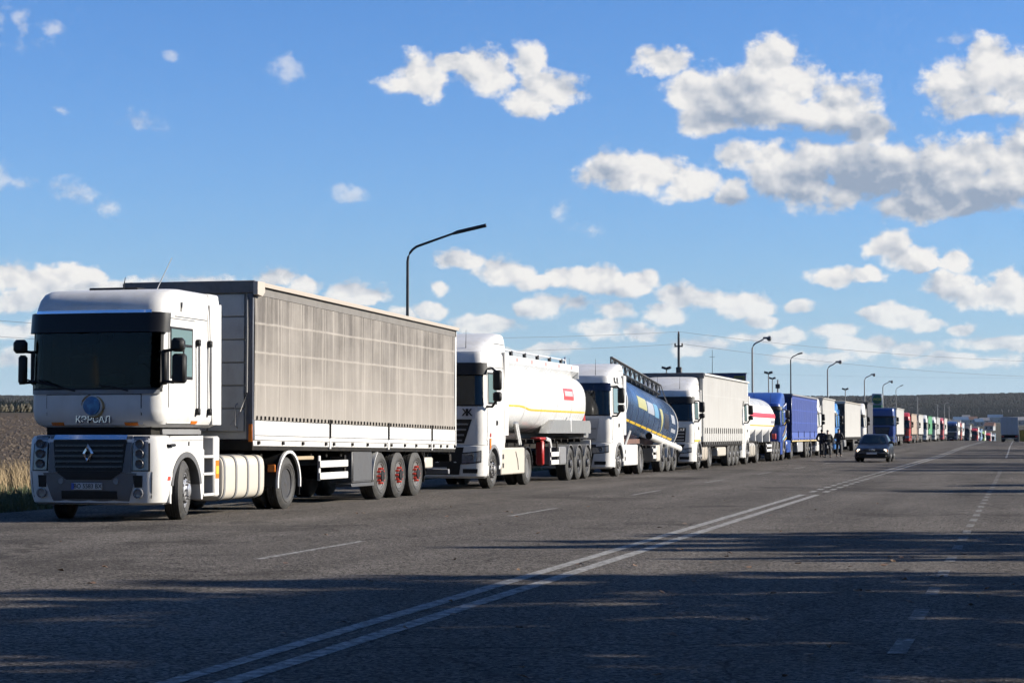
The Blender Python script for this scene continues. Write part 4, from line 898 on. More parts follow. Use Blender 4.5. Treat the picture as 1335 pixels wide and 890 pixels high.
def skirt_tank(T, y0, y1, m, kind='skirt', hw=1.21, z0=.34, z1=1.02):
    for s in (1, -1):
        if kind == 'skirt':
            sk = B('side_skirt', m, T, s * (hw - .5), s * hw, y0, y1, z0, z1, b=.03)
            if s > 0 or True:
                for z in (.52, .76): B('step_hole', BLACK, sk, s * hw, s * (hw + .006), y0 + .12, y0 + .27, z, z + .13, b=.002)
        else:
            sec = [(s * (hw - .36 + .36 * math.copysign(abs(math.cos(a)) ** .5, math.cos(a))), .66 + .36 * math.copysign(abs(math.sin(a)) ** .5, math.sin(a))) for a in [2 * PI * k / 28 for k in range(28)]]
            tk = MB().loft([[(x_, yy, z_) for (x_, z_) in sec] for yy in (y0, y1)]).build('fuel_tank', m, T)
            for f in (.12, .38, .64, .9):
                yy = y0 + (y1 - y0) * f
                MB().loft([[(s * (hw - .36) + (x_ - s * (hw - .36)) * 1.04, yq, .66 + (z_ - .66) * 1.04) for (x_, z_) in sec] for yq in (yy - .03, yy + .03)]).build('tank_strap', GREYPAINT, tk)
def drive_gear(T, ys, yd, y1, rimf=None, rimd=None, fm=BLACK, n=28):
    chassis(T, 2.0, y1, .98); tractor_wheels(T, ys, yd, rimf=rimf, rimd=rimd, n=n, xo=1.19)
    for s in (1, -1): fender(T, fm, yd, .56, s * .55, s * 1.19, 5, 175, .5, .03)
    B('fifth_wheel', DARK, T, -.5, .5, yd - .6, yd + .5, 1.0, 1.15)

def superloop(cx, cz, a, b, n, k=40, y=0): return [(cx + a * math.copysign(abs(math.cos(t)) ** (2 / n), math.cos(t)), y, cz + b * math.copysign(abs(math.sin(t)) ** (2 / n), math.sin(t))) for t in [2 * PI * i / k for i in range(k)]]
TANKWHITE = mat('tank_white', (.80, .80, .79), .26, coat=.3, dirt=.14, dscale=1.1, dcol=(.45, .42, .38), stretch=(1, 1, .5))
def tank_strip(mb, y0, y1, fz, wd, surf, n=24, off=.006):
    """a printed band following the tank side: fz(y)=height of its centre, surf(y,z)=x of the shell"""
    pts = []; m = max(1, int(wd / .05))
    for k in range(n + 1):
        y = y0 + (y1 - y0) * k / n; z = fz(y); pts.append([(surf(y, z + wd * (j / m - .5)) + off, y, z + wd * (j / m - .5)) for j in range(m + 1)])
    mb.grid(pts); return mb

# ---- second lorry: white fuel tanker
def lorry_fuel():
    T = thing('lorry', 'white lorry pulling a white fuel tanker with thin orange stripe and red label', 'lorry', (-14.67, 49.3, 0), group=GRP)
    cab, up, lo, bm_ = std_cab(T, dict(plate_top=3.62, ws=(2.2, 3.0), visor=(2.97, 3.28), zb=1.15, grille=(1.2, 1.82), grille_w=(.70, .92), fair_top=4.17, fair_y=.28, rear=2.35, steer=1.15, light=(.68, .98), mir_up=.1, slats=4, short=False))
    pl = P(up, 'logo_panel', mat('logo_panel_grey', (.52, .52, .55), .4), cab, ('f', .42), ('u', 1.1), 1.84, 2.15, off=.014, nu=4, nz=1)
    text_obj('logo_lettering', 'K', BLACK, pl, (.86, .01, 1.99), .26, FRONT, sx=.9, bold=.006); text_obj('logo_lettering', 'K', BLACK, pl, (.73, .01, 1.99), .26, FRONT, sx=-.9, bold=.006)
    B('hazard_sticker', ORANGE, T, 1.222, 1.227, .72, .86, 1.02, 1.32, b=.002); B('hazard_sticker', REDP, T, 1.222, 1.227, .74, .86, 1.36, 1.46, b=.002)
    skirt_tank(T, 1.95, 4.55, CREAM, z0=.33, z1=1.06)
    MB().tube([(1.215, 3.5, .95), (1.217, 3.72, .7), (1.217, 3.8, .45)], .012, 5).build('skirt_seam', SEAM, T)
    drive_gear(T, 1.15, 5.0, 6.3)
    # tank: super-elliptical barrel, coned nose, domed end
    Zc, A, Bz, N = 2.42, 1.22, .95, 2.7
    prof = [(3.0, .72, -.05), (3.12, .86, -.04), (3.6, .93, -.02), (4.6, 1, 0), (12.55, 1, 0), (12.85, .96, 0), (13.1, .86, 0), (13.25, .68, 0), (13.32, .40, 0), (13.34, .1, 0)]
    loops = [superloop(0, Zc + dz, A * f, Bz * f, N, 48, y) for (y, f, dz) in prof]
    tank = MB().loft(loops).build('tank', TANKWHITE, T, ang=40)
    def scale(y):
        for a, b in zip(prof, prof[1:]):
            if y <= b[0]: t = max(0, (y - a[0]) / (b[0] - a[0])); return a[1] + (b[1] - a[1]) * t
        return .1
    def surf(y, z):
        f = scale(y); q = min(.999, abs((z - Zc) / (Bz * f))); return A * f * (1 - q ** N) ** (1 / N)
    tank_strip(MB(), 3.05, 12.9, lambda y: 2.22 - .10 * sstep(4.0, 5.4, y), .055, surf, 40).build('orange_stripe', YELLOW, tank)
    lb = tank_strip(MB(), 9.5, 10.85, lambda y: 2.66, .36, surf, 6).build('red_label', mat('label_red', (.62, .06, .06), .45), tank)
    tank_strip(MB(), 9.62, 10.72, lambda y: 2.68, .16, surf, 6, off=.012).build('label_band', mat('label_pale', (.75, .42, .42), .45), lb)
    for q in range(6): tank_strip(MB(), 9.32 + q * .21, 9.46 + q * .21, lambda y: 2.70, .11, surf, 2, off=.016).build('label_letter', mat('label_red', ()), lb) if False else None
    for y_ in (4.6, 6.6, 8.6, 10.6): 
        MB().loft([superloop(0, Zc, A * 1.004, Bz * 1.004, N, 48, y_ - .02), superloop(0, Zc, A * 1.004, Bz * 1.004, N, 48, y_ + .02)], cap=False).build('tank_weld', TANKWHITE, tank)
    # coaming along the top with rail and collapsible handrail
    for s in (1, -1):
        MB().prism([(s * .72, 3.20), (s * 1.0, 3.42), (s * 1.0, 3.62), (s * .97, 3.62), (s * .97, 3.44), (s * .70, 3.24)], 3.2, 12.6, 'y').build('coaming', TANKWHITE, tank)
        for q in range(5): B('number_sticker', mat('sticker_pink', (.62, .28, .27), .5), tank, s * 1.0, s * 1.004, 4.4 + q * 1.75, 4.62 + q * 1.75, 3.47, 3.58, b=.001)
    B('coaming_end', TANKWHITE, tank, -1.0, 1.0, 12.56, 12.6, 3.2, 3.62)
    hr = MB(); hr.tube([(.62, 3.2, 3.82), (.62, 12.2, 3.80), (.62, 12.25, 3.45)], .03, 6); hr.build('handrail', TANKWHITE, tank)
    for q in range(6): B('rail_foot', BLACK, tank, .58, .66, 3.6 + q * 1.6, 3.75 + q * 1.6, 3.36, 3.82, b=.01)
    MB().prism([(12.0, 3.4), (12.35, 3.4), (12.2, 3.9)], .60, .66).build('rail_gusset', TANKWHITE, tank)
    B('walkway', ALU, tank, -.6, .6, 3.4, 12.5, 3.34, 3.38)
    for y_ in (3.55, 3.75): MB().tube([(.95, y_ + 1.3, 1.15), (1.12, y_ + .2, 1.75)], .05, 6).build('tank_strut', TANKWHITE, tank)
    MB().tube([(.95, 3.2, 1.2), (1.05, 3.0, 1.75)], .045, 6).build('tank_strut', TANKWHITE, tank)
    # aluminium side valance, sub-frame
    for s in (1, -1):
        MB().prism([(7.3, 1.46), (7.95, 1.86), (13.1, 1.86), (13.25, 1.74), (13.25, 1.46)], s * .95, s * 1.255).build('side_valance', ALU, T)
        for y_ in (10.2,): B('valance_post', TANKWHITE, T, s * 1.25, s * 1.27, y_, y_ + .12, 1.5, 2.0)
    under_trailer(T, 3.4, 13.2, (10.3, 11.55, 12.8), 1.42, guard=(7.75, 8.75), box=(8.85, 9.75, .5, 1.05), boxm=GREYPAINT, fend=GREYPAINT)
    for s in (1, -1):
        B('extinguisher_box', REDP, T, s * .95, s * 1.18, 6.9, 7.08, .52, 1.25, b=.04); B('extinguisher_lid', REDP, T, s * .9, s * 1.2, 6.5, 7.2, 1.26, 1.34, b=.03)
        MB().tube([(s * 1.15, 7.3, 1.3), (s * 1.2, 7.6, 1.25), (s * 1.2, 7.75, 1.05)], .06, 6).build('white_hose', TANKWHITE, T)
        fender(T, GREYPAINT, 10.3, .56, s * .84, s * 1.26, 120, 180, .52, .02)
    MB().prism([(13.28, 1.62), (13.44, 1.88), (13.28, 2.14), (13.12, 1.88)], 1.02, 1.035).build('hazard_diamond', REDP, T)
    B('rear_light_bar', WHITE, T, -1.2, 1.2, 13.4, 13.5, .75, 1.25); B('rear_cabinet', ALU, T, -1.1, 1.1, 12.9, 13.6, 1.3, 1.75, b=.03)
    trailer_wheels(T, (10.3, 11.55, 12.8), rimm=DARKRIM, n=28)
lorry_fuel()

# ---- third lorry: blue sloping food tanker
BLUETANK = None
def blue_tank_mat():
    m = bpy.data.materials.new('blue_wrapped_steel'); m.use_nodes = True; t = m.node_tree; L = t.links; p = t.nodes['Principled BSDF']
    c = t.nodes.new('ShaderNodeTexCoord'); n = t.nodes.new('ShaderNodeTexNoise'); mp = t.nodes.new('ShaderNodeMapping'); L.new(c.outputs['Object'], mp.inputs[0]); mp.inputs['Scale'].default_value = (1, .5, 1)
    L.new(mp.outputs[0], n.inputs['Vector']); n.inputs['Scale'].default_value = .9; n.inputs['Detail'].default_value = 5
    r = t.nodes.new('ShaderNodeValToRGB'); L.new(n.outputs['Fac'], r.inputs[0]); e = r.color_ramp.elements; e[0].position = .35; e[0].color = (.042, .068, .122, 1); e[1].position = .7; e[1].color = (.075, .135, .25, 1)
    L.new(r.outputs[0], p.inputs['Base Color']); p.inputs['Metallic'].default_value = .55; p.inputs['Roughness'].default_value = .26
    return m
def lorry_blue_tank():
    T = thing('lorry', 'white lorry pulling a blue cylindrical tanker that slopes down to its rear', 'lorry', (-14.3, 64.0, 0), rz=R(-.6), group=GRP)
    cab, up, lo, bm_ = std_cab(T, dict(plate_top=3.40, ws=(2.08, 2.95), visor=None, zb=1.15, grille=(1.2, 1.95), grille_w=(.75, .85), grille_m=SILVER, slats=2, slat_m=GREYPAINT, fair_top=3.85, fair_y=.45, rear=2.35, steer=1.55, light=(.80, 1.04), hl0=.62))
    P(up, 'dark_visor', mat('tinted_visor', (.006, .006, .02), .1), cab, ('u', -1.6), ('u', 1.65), 2.86, 3.12, off=.06, th=.05, nu=18, nz=2)
    for (y_, z) in ((1.0, 3.30), (1.45, 3.30), (1.2, 3.16), (1.55, 3.12), (1.1, 3.0)): MB().lathe([(0, .105), (.006, .105)], 12, (1.165, y_, z - .05)).build('paw_mark', BLACK, cab)
    skirt_tank(T, 2.35, 4.75, WHITE, z0=.34, z1=1.06)
    drive_gear(T, 1.55, 5.45, 6.6)
    tilt = -.083; pv = 3.0
    W = lambda q: (q[0], q[1], q[2] + tilt * (q[1] - pv))
    r = 1.17; zc = 2.55
    prof = [(2.95, .55), (3.0, .8), (3.12, .94), (3.3, 1), (12.6, 1), (12.85, .94), (13.05, .8), (13.15, .55), (13.2, .1)]
    tk = MB().loft([superloop(0, zc, r * f, r * f, 2, 48, y) for y, f in prof])
    tank = tk.build('tank', blue_tank_mat(), T, warp=W, ang=40)
    for s_y in (3.06, 12.9):
        MB().loft([superloop(0, zc, r * f, r * f, 2, 48, s_y + d_) for d_, f in ((-.05, .93), (-.05, 1.02), (.05, 1.02), (.05, .93))]).build('end_ring', WHITE, tank, warp=W)
    for k in range(9): MB().loft([superloop(0, zc, r * 1.003, r * 1.003, 2, 48, y_) for y_ in (4.1 + k * 1.02, 4.16 + k * 1.02)], cap=False).build('band_seam', NAVYP, tank, warp=W)
    surf = lambda y, z: math.sqrt(max(.01, r * r - (z - zc) ** 2))
    for k in range(9): tank_strip(MB(), 3.2 + k * 1.03, 4.1 + k * 1.03, lambda y: 1.98, .075, surf, 4).build('yellow_stripe', YELLOW, tank, warp=W)
    for (ya, yb, z, wd, mm) in ((5.1, 6.7, 2.78, .42, mat('print_yellow', (.40, .38, .17), .4)), (6.85, 8.1, 2.75, .44, mat('print_pale', (.34, .36, .40), .4)), (8.2, 9.0, 2.75, .5, mat('print_sky', (.12, .28, .42), .4)), (10.2, 11.1, 2.55, .6, mat('print_black', (.03, .03, .04), .4)), (11.7, 12.4, 2.75, .34, mat('print_pale', ())), (11.6, 12.5, 2.3, .14, mat('print_pale', ()))):
        tank_strip(MB(), ya, yb, lambda y: z, wd, surf, 6).build('printed_panel', mm, tank, warp=W)
    tri = MB(); pts = []
    for k in range(7):
        f = k / 6; z = 1.98 + .95 * f; hw_ = .5 * f if f < .8 else .5 * .8
        pts.append([(surf(0, z) + .008, 9.75 - hw_ * .9, z), (surf(0, z) + .008, 9.75 + hw_ * .35, z)])
    tri.grid(pts).build('printed_triangle', mat('print_yellow', ()), tank, warp=W)
    for k in range(3): tank_strip(MB(), 4.3 + k * 1.2, 12.2, lambda y: 3.42, .02, surf, 6).build('top_line', DARK, tank, warp=W) if k == 0 else None
    # catwalk truss on top
    cw = MB()
    for (x_, z) in ((.55, 3.78), (.55, 4.12), (-.35, 3.78)): cw.tube([(x_, 3.3, z), (x_, 12.4, z)], .042, 6)
    k = 3.3
    while k < 12.3:
        cw.tube([(.55, k, 3.78), (.55, k, 4.12)], .032, 5); cw.tube([(.55, k, 3.78), (.55, k + .5, 4.12)], .026, 5); cw.tube([(.55, k + .8, 3.78), (.55, k + .5, 4.12)], .026, 5); cw.box(-.35, .55, k, k + .3, 3.76, 3.80, .01)
        cw.tube([(.55, k, 3.78), (.6, k, 3.6)], .02, 5); k += .85
    cw.box(-.35, .55, 3.3, 12.4, 3.72, 3.76, .01)
    co = cw.build('catwalk', mat('catwalk_steel', (.05, .052, .055), .45, metal=.4), tank, warp=W); co['kind'] = 'stuff'
    ra = MB(); ra.tube([(.6, 3.3, 4.14), (.6, 12.4, 4.14), (.6, 12.9, 3.9), (.85, 13.2, 3.1)], .024, 6); ra.tube([(.25, 12.4, 4.14), (.3, 13.1, 3.7), (.4, 13.25, 2.9)], .024, 6); ra.build('catwalk_handrail', STEEL, tank, warp=W)
    MB().tube([(1.13, 5.6, 3.45), (1.14, 12.5, 3.40)], .014, 5).build('side_cable', DARK, tank, warp=W) if False else None
    pp = MB(); pp.lathe([(7.3, .13), (13.5, .13)], 16, (1.12, 0, 1.72), 'y'); po = pp.build('hose_tube', WHITE, T, warp=W); MB().lathe([(7.26, .125), (7.302, .125)], 16, (1.12, 0, 1.72), 'y').build('tube_cap', BLACK, po, warp=W)
    MB().tube([(.9, 3.9, 1.0), (1.05, 4.15, 1.55)], .05, 6).build('tank_strut', WHITE, T)
    B('belly_frame', mat('rust_frame', (.14, .06, .04), .7, dirt=.6, dscale=4, dcol=(.04, .03, .03)), T, -.7, .8, 3.8, 12.5, 1.0, 1.25)
    under_trailer(T, 3.3, 13.0, (9.6, 10.85, 12.1), 1.15, guard=(7.55, 8.15), box=(8.2, 8.9, .42, 1.02), boxm=CREAM)
    for s in (1, -1):
        for y_ in (9.6, 10.85, 12.1): fender(T, WHITE, y_, .56, s * .86, s * 1.24, 70, 178, .52, .02)
    trailer_wheels(T, (9.6, 10.85, 12.1), rimm=DARKRIM, n=28, xo=1.2)
lorry_blue_tank()

# ---- fourth lorry: white curtain trailer with buckle straps
def lorry_white_curtain():
    T = thing('lorry', 'white lorry with plain white curtain trailer and dark buckles, just behind the blue tanker', 'lorry', (-13.72, 77.6, 0), group=GRP)
    cab, up, lo, bm_ = std_cab(T, dict(plate_top=3.2, ws=(1.98, 2.66), visor=(2.64, 2.9), zb=1.08, grille=(1.12, 1.68), grille_w=(.90, .94), slats=4, slat_m=SILVER, fair_top=3.78, fair_y=.35, rear=2.2, steer=1.7, light=(.68, .88), mir_up=.05))
    text_obj('front_lettering', 'XF', CHROME, cab, (.80, .01, 1.60), .14, FRONT, sx=1.4)
    P(up, 'side_marker', YELLOW, cab, ('s', .55), ('s', 2.0), 1.12, 1.2, off=.02, nu=3, nz=1)
    skirt_tank(T, 2.5, 4.05, mat('tank_beige', (.62, .54, .44), .45, dirt=.3, dscale=3, dcol=(.35, .3, .24)), kind='tank')
    drive_gear(T, 1.7, 4.75, 6.0)
    curtain_trailer(T, 2.45, 16.2, 1.05, 3.95, CANVAS_W, edge=WHITE, slats=True, eyelets=False, roofm=ROOFTARP, detail=False, corner=WHITE)
    under_trailer(T, 2.45, 16.2, (10.4, 11.65, 12.9), 1.05, box=(6.7, 9.1, .48, .86), boxm=CREAM)
    trailer_wheels(T, (10.4, 11.65, 12.9), n=24, xo=1.22)
lorry_white_curtain()

# ---- fifth lorry: white gas tanker
def lorry_gas():
    T = thing('lorry', 'white lorry pulling a white gas tanker with a broad red stripe round it', 'lorry', (-13.62, 91.7, 0), group=GRP)
    cab, up, lo, bm_ = std_cab(T, dict(plate_top=3.2, ws=(2.0, 2.75), visor=(2.72, 2.95), lod=1, fair_top=3.72, rear=2.2, steer=1.6))
    skirt_tank(T, 2.4, 4.6, CREAM, kind='tank'); drive_gear(T, 1.6, 5.5, 6.6, n=20)
    r, zc = 1.08, 2.2
    prof = [(3.0, .1), (3.02, .4), (3.12, .68), (3.35, .9), (3.6, 1), (13.6, 1), (13.95, .92), (14.2, .76), (14.38, .5), (14.45, .2), (14.46, .02)]
    tank = MB().loft([superloop(0, zc, r * f, r * f, 2, 40, y) for y, f in prof]).build('tank', mat('gas_tank_white', (.98, .97, .95), .4, coat=.1, dirt=.12, dscale=1.2, dcol=(.6, .57, .52)), T, ang=50)
    surf = lambda y, z: math.sqrt(max(.01, r * r - (z - zc) ** 2))
    tank_strip(MB(), 3.7, 13.9, lambda y: 2.38, .24, surf, 6).build('red_stripe', mat('stripe_red', (.60, .04, .06), .4), tank); tank_strip(MB(), 3.7, 13.8, lambda y: 1.86, .06, surf, 6).build('orange_stripe', YELLOW, tank)
    tank_strip(MB(), 12.0, 13.5, lambda y: 2.06, .14, surf, 4).build('printed_lines', PALEGREY, tank)
    for k in range(18): MB().loft([[(r * 1.03 * math.cos(R(a)), y_, zc + r * 1.03 * math.sin(R(a))) for a in range(38, 143, 8)] + [(r * 1.0 * math.cos(R(a)), y_, zc + r * 1.0 * math.sin(R(a))) for a in range(142, 37, -8)] for y_ in (3.8 + k * .55, 4.16 + k * .55)]).build('sunshade_rib', TANKWHITE, tank)
    for y_ in (6.5, 9.2, 12.2): MB().prism([(y_, 1.0), (y_ + .35, 1.0), (y_ + .12, 1.7), (y_ + .05, 1.7)], .6, .95).build('tank_saddle', TANKWHITE, tank)
    B('red_valve_box', REDP, T, .95, 1.15, 13.4, 13.7, 1.15, 1.45)
    under_trailer(T, 3.2, 14.3, (11.7, 13.0, 14.3), 1.15, guard=(9.0, 11.0), fend=None)
    trailer_wheels(T, (11.7, 13.0, 14.3), n=20, xo=1.2)
lorry_gas()

# ---- sixth lorry: blue cab with streaks, blue curtain trailer
def lorry_blue():
    T = thing('lorry', 'blue lorry with white and orange streaks on its cab and a blue curtain trailer', 'lorry', (-13.6, 106.7, 0), group=GRP)
    cab, up, lo, bm_ = std_cab(T, dict(paint=mat('livery_blue', (.018, .06, .29), .35, coat=.2), plate_top=3.1, ws=(1.95, 2.7), lod=1, fair_top=3.72, rear=2.6, steer=1.5, visor=(2.7, 2.9)))
    sw = mat('streak_white', (.7, .74, .8), .4); sl_ = mat('streak_sky', (.2, .5, .8), .4)
    for (y0, y1, z0, z1, m_) in ((.9, 2.5, 2.9, 3.05, sw), (1.1, 2.55, 2.6, 2.7, sw), (.6, 2.5, 1.3, 1.85, YELLOW), (.8, 2.55, 1.15, 1.55, sw), (.5, 2.3, 1.1, 1.3, sl_), (1.2, 2.55, 1.9, 2.15, YELLOW), (1.4, 2.5, 1.05, 1.2, YELLOW)):
        st = []
        for k in range(7):
            f = k / 6; y_ = y0 + (y1 - y0) * f; z = z0 + (z1 - z0) * f ** 1.6; st.append([(1.243, y_, z), (1.243, y_, z + .03 + .07 * f)])
        MB().grid(st).build('painted_streak', m_, cab)
    skirt_tank(T, 2.9, 4.9, BLUEP, z0=.4, z1=1.08); drive_gear(T, 1.5, 5.6, 7.0, n=20)
    gold = mat('gold_edge', (.55, .42, .18), .5)
    curtain_trailer(T, 5.0, 19.6, 1.1, 3.72, CANVAS_B, wallm=NAVYP, edge=SILVER, boards=[8.2, 11.4, 14.8, 17.6], boardm=mat('board_blue', (.07, .12, .42), .45, dirt=.2, dscale=3, dcol=(.15, .16, .3)), detail=False, eyelets=False, roofm=NAVYP, corner=NAVYP)
    for s in (1, -1): B('gold_rail', gold, T, s * 1.27, s * 1.285, 5.0, 19.6, .99, 1.07)
    under_trailer(T, 5.0, 19.6, (13.4, 14.8, 16.2), 1.0, box=(8.3, 11.2, .38, .98), boxm=SILVER)
    trailer_wheels(T, (13.4, 14.8, 16.2), n=20, xo=1.22)
lorry_blue()

# ---- the rest of the queue
def lorry_far(label, lat, y, paint, cloth, L, top=3.9, y0=3.0, cabtop=3.6, wall=None, lod=2, z=None, wheels=True, edge=None, axles=None, extra=None, opts=None, hw=1.25):
    T = thing('lorry', label, 'lorry', (lat - 1.25, y, gz(y) if z is None else z), group=GRP)
    o = dict(paint=paint, plate_top=cabtop - .5, ws=(1.95, 2.68), visor=(2.66, 2.88), lod=lod, fair_top=cabtop, rear=2.2, steer=1.4)
    if opts: o.update(opts)
    std_cab(T, o)
    skirt_tank(T, 2.2, 3.9, opts.get('skirt', paint) if opts else paint); n = 16
    drive_gear(T, 1.4, 5.0, min(6.4, L), n=n)
    wl_ = wall or FRONTWALL
    curtain_trailer(T, y0, L, 1.1, top, cloth, wallm=wl_, edge=edge or cloth, detail=False, eyelets=False, corner=cloth, roofm=edge or cloth)
    ax = axles or (L - 4.7, L - 3.4, L - 2.1)
    under_trailer(T, y0, L, ax, 1.0, box=(6.5, 8.0, .45, .95) if L > 11 else None)
    trailer_wheels(T, ax, n=n, xo=1.2)
    if extra: extra(T)
    return T
lorry_far('white lorry with short white box body, parked behind three standing people', -12.4, 127.6, WHITE, CANVAS_W, 11.6, y0=2.9, top=3.85, cabtop=3.75, axles=(8.6, 9.9))
lorry_far('light blue lorry with a white curtain trailer and blue and white side skirt', -12.35, 140.6, BLUEL, CANVAS_W, 21.6, y0=6.6, top=3.85, cabtop=3.6, wall=mat('wall_dark_brown', (.05, .045, .04), .6), edge=CREAM, axles=(15.8, 17.2, 18.6), opts=dict(skirt=BLUEL, fair_paint=BLUEL))
lorry_far('white lorry with dark grey trailer, last before the petrol station gap', -12.1, 163.6, WHITE, CANVAS_D, 9.0, y0=3.0, top=4.0, cabtop=3.85, wall=CANVAS_D, axles=(6.6, 7.8))
for args in (
    ('dark blue flat-roofed lorry with plain white box trailer behind the car', -11.9, 201, mat('deep_blue_paint', (.012, .05, .23), .35, coat=.2), CANVAS_W, 16.5, dict(cabtop=3.85, opts=dict(fairing=False, plate_top=3.75, ws=(2.1, 2.85), visor=(2.82, 3.0), grille=(1.1, 1.9)))),
    ('dark red lorry with black trailer wall, first behind the dark blue one', -13.0, 252, REDP, mat('tan_canvas', (.32, .24, .18), .7), 16.5, dict(wall=DARK, top=3.8, cabtop=3.9)),
    ('brown lorry with white box trailer, following the dark red lorry', -13.0, 271, mat('brown_paint', (.16, .10, .07), .4), CANVAS_W, 16.5, dict(top=3.9)),
    ('white lorry with green edged trailer behind the brown lorry', -12.9, 299, WHITE, mat('green_canvas', (.06, .25, .10), .5), 16.5, dict(wall=mat('green_canvas', ()), top=3.9, cabtop=4.0)),
    ('white lorry with grey trailer wall, following the green edged trailer', -12.4, 318, WHITE, mat('grey_canvas', (.30, .30, .29), .6), 16.5, dict(wall=mat('wall_grey2', (.25, .24, .22), .6), top=3.9, cabtop=3.9)),
    ('pinkish red lorry with tall white trailer, far along the queue', -11.9, 338, mat('rose_paint', (.52, .10, .11), .4), CANVAS_W, 16.5, dict(top=3.9, cabtop=3.9)),
    ('navy lorry with a white band across its front, far along the queue', -11.2, 392, NAVYP, WHITE, 16.5, dict(top=3.7, cabtop=3.8)),
    ('red striped lorry with white trailer bearing a pale blue logo', -10.9, 412, mat('brick_red_paint', (.42, .08, .05), .4), WHITE, 19.0, dict(top=3.8, cabtop=3.8)),
    ('dark grey lorry beyond the trailer with the pale blue logo', -10.2, 452, CANVAS_D, mat('grey_canvas', ()), 16.5, dict()),
    ('black and dark red lorry with white trailer near the far end of the queue', -9.2, 492, REDP, WHITE, 16.5, dict(wall=DARK)),
    ('pale blue lorry with pale blue trailer near the far end of the queue', -8.9, 520, mat('pale_blue_paint', (.22, .36, .52), .4), mat('pale_blue_canvas', (.25, .38, .52), .5), 16.5, dict()),
    ('lime green and white lorry near the far end of the queue', -8.5, 552, mat('lime_paint', (.36, .52, .14), .4), WHITE, 19.5, dict()),
    ('small bright red lorry with white trailer at the far end of the queue', -7.4, 590, mat('bright_red_paint', (.62, .06, .05), .4), WHITE, 16.5, dict()),
    ('farthest white lorry with bluish trailer at the end of the queue', -6.6, 625, WHITE, mat('pale_blue_canvas', ()), 16.5, dict())):
    lab, lat, y, pa, cl_, L_, kw = args
    t_ = lorry_far(lab, lat, y, pa, cl_, L_, **kw)
    if 'pale blue logo' in lab and 'striped' in lab:
        B('blue_logo', mat('logo_blue', (.25, .42, .70), .5), t_, 1.275, 1.30, 8.5, 14.5, 2.0, 3.2)
    if 'navy' in lab: B('white_band', WHITE, t_, -1.1, 1.1, -.06, -.03, 1.72, 1.84)

# ------------------------------------------------------------------ things beside the road
def px2(px, a):                      # lateral position on the line of sight of a photo column, at distance a along the road
    t = math.atan((px - 667.5) / 2560) - TH
    return a * math.tan(t)
def scl(px, a):                      # photo pixels per metre there
    return ((px - 667.5) * math.sin(TH) + 2560 * math.cos(TH)) / a
def zat(px, py, a): return CAMH + (565 - py) / scl(px, a)

def street_lamp(label, px, ybend, tip, m, a, r=.075, head='flat', sag=.0):
    s_ = scl(px, a); x = px2(px, a); z0 = terr(x, a); zt = zat(px, ybend, a)
    T = thing('street_lamp', label, 'street lamp', (x, a, z0), group='street lamps behind the lorries')
    ex = (tip[0] - px) / s_ / math.cos(TH); ez = zat(tip[0], tip[1], a) - zt; h = zt - z0
    bend = min(.7, ex * .45)
    pole = [(0, 0, 0), (0, 0, h * .5), (0, 0, h - bend * .9)]; rs = [r * 1.5, r * 1.15, r * .95]
    for k in range(1, 6):
        t = k / 5 * PI / 2 * .86; pole.append((bend * (1 - math.cos(t)), 0, h - bend * .9 + bend * .95 * math.sin(t))); rs.append(r * .85)
    pole.append((ex * .62, 0, h + ez * .66)); rs.append(r * .7)
    MB().tube(pole, rs, 8).build('pole', m, T)
    hd = MB()
    if head == 'flat': hd.tube([(ex * .58, 0, h + ez * .60), (ex * .64, 0, h + ez * .68), (ex, 0, h + ez)], [r * .9, r * 1.25, r * 1.2], 8)
    else:
        hd.box(ex * .60, ex * .86, -.16, .16, h + ez * .72, h + ez * .72 + .16, .03); hd.lathe([(ex * .8, .1), (ex * .9, .22), (ex * 1.02, .2), (ex * 1.06, .05)], 12, (0, 0, h + ez * .8), 'x')
    hd.build('lamp_head', LAMPDARK if head == 'flat' else mat('lamp_head_grey', (.10, .10, .11), .5), T)
    MB().lathe([(0, r * 2.2), (.5, r * 2.0), (.55, r * 1.4)], 10, (0, 0, 0), 'z').build('base', m, T)
    return T
street_lamp('dark steel street lamp with long raised arm, standing tall above the front lorry', 531, 320, (634, 293), LAMPDARK, 76, r=.062)
street_lamp('street lamp with big curved head above the first blue lorry', 981, 446, (1004, 440), LAMPGREY, 161, head='cobra')
street_lamp('thin dark street lamp with slim head above the blue curtain trailer', 1031, 464, (1046, 460), LAMPDARK, 190, r=.06)
street_lamp('street lamp with dark head above the light blue lorry', 1079, 476, (1096, 471), LAMPGREY, 214, head='cobra')
street_lamp('street lamp with dark head just left of the petrol price sign', 1127, 491, (1140, 488), LAMPGREY, 261, head='cobra')
street_lamp('street lamp rising right behind the petrol price sign', 1151, 500, (1163, 497), LAMPGREY, 293, head='cobra')
street_lamp('small street lamp right of the petrol price sign, over the dark blue lorry', 1168, 505, (1177, 502), LAMPGREY, 317, r=.05)
for px, yt, a in ((1196, 517, 380), (1222, 527, 420), (1231, 528, 470), (1237, 529, 500)):
    x = px2(px, a); z0 = terr(x, a); h = zat(px, yt, a) - z0
    T = thing('utility_pole', {1196: 'thin grey pole rising above the dark red lorry', 1222: 'grey pole above the pinkish red lorry', 1231: 'thin bent lamp pole above the tall white trailer', 1237: 'thin pole right beside the bent lamp pole'}[px], 'pole', (x, a, z0), group='far poles above the queue')
    MB().tube([(0, 0, 0), (0, 0, h)], [.14, .09], 6).build('post', LAMPGREY, T)
    if px == 1231: MB().tube([(0, 0, h), (.3, 0, h + .5), (1.1, 0, h + .6)], .08, 5).build('arm', LAMPGREY, T)
    else: B('crossarm', LAMPGREY, T, -.35, .35, -.05, .05, h - .5, h - .4)
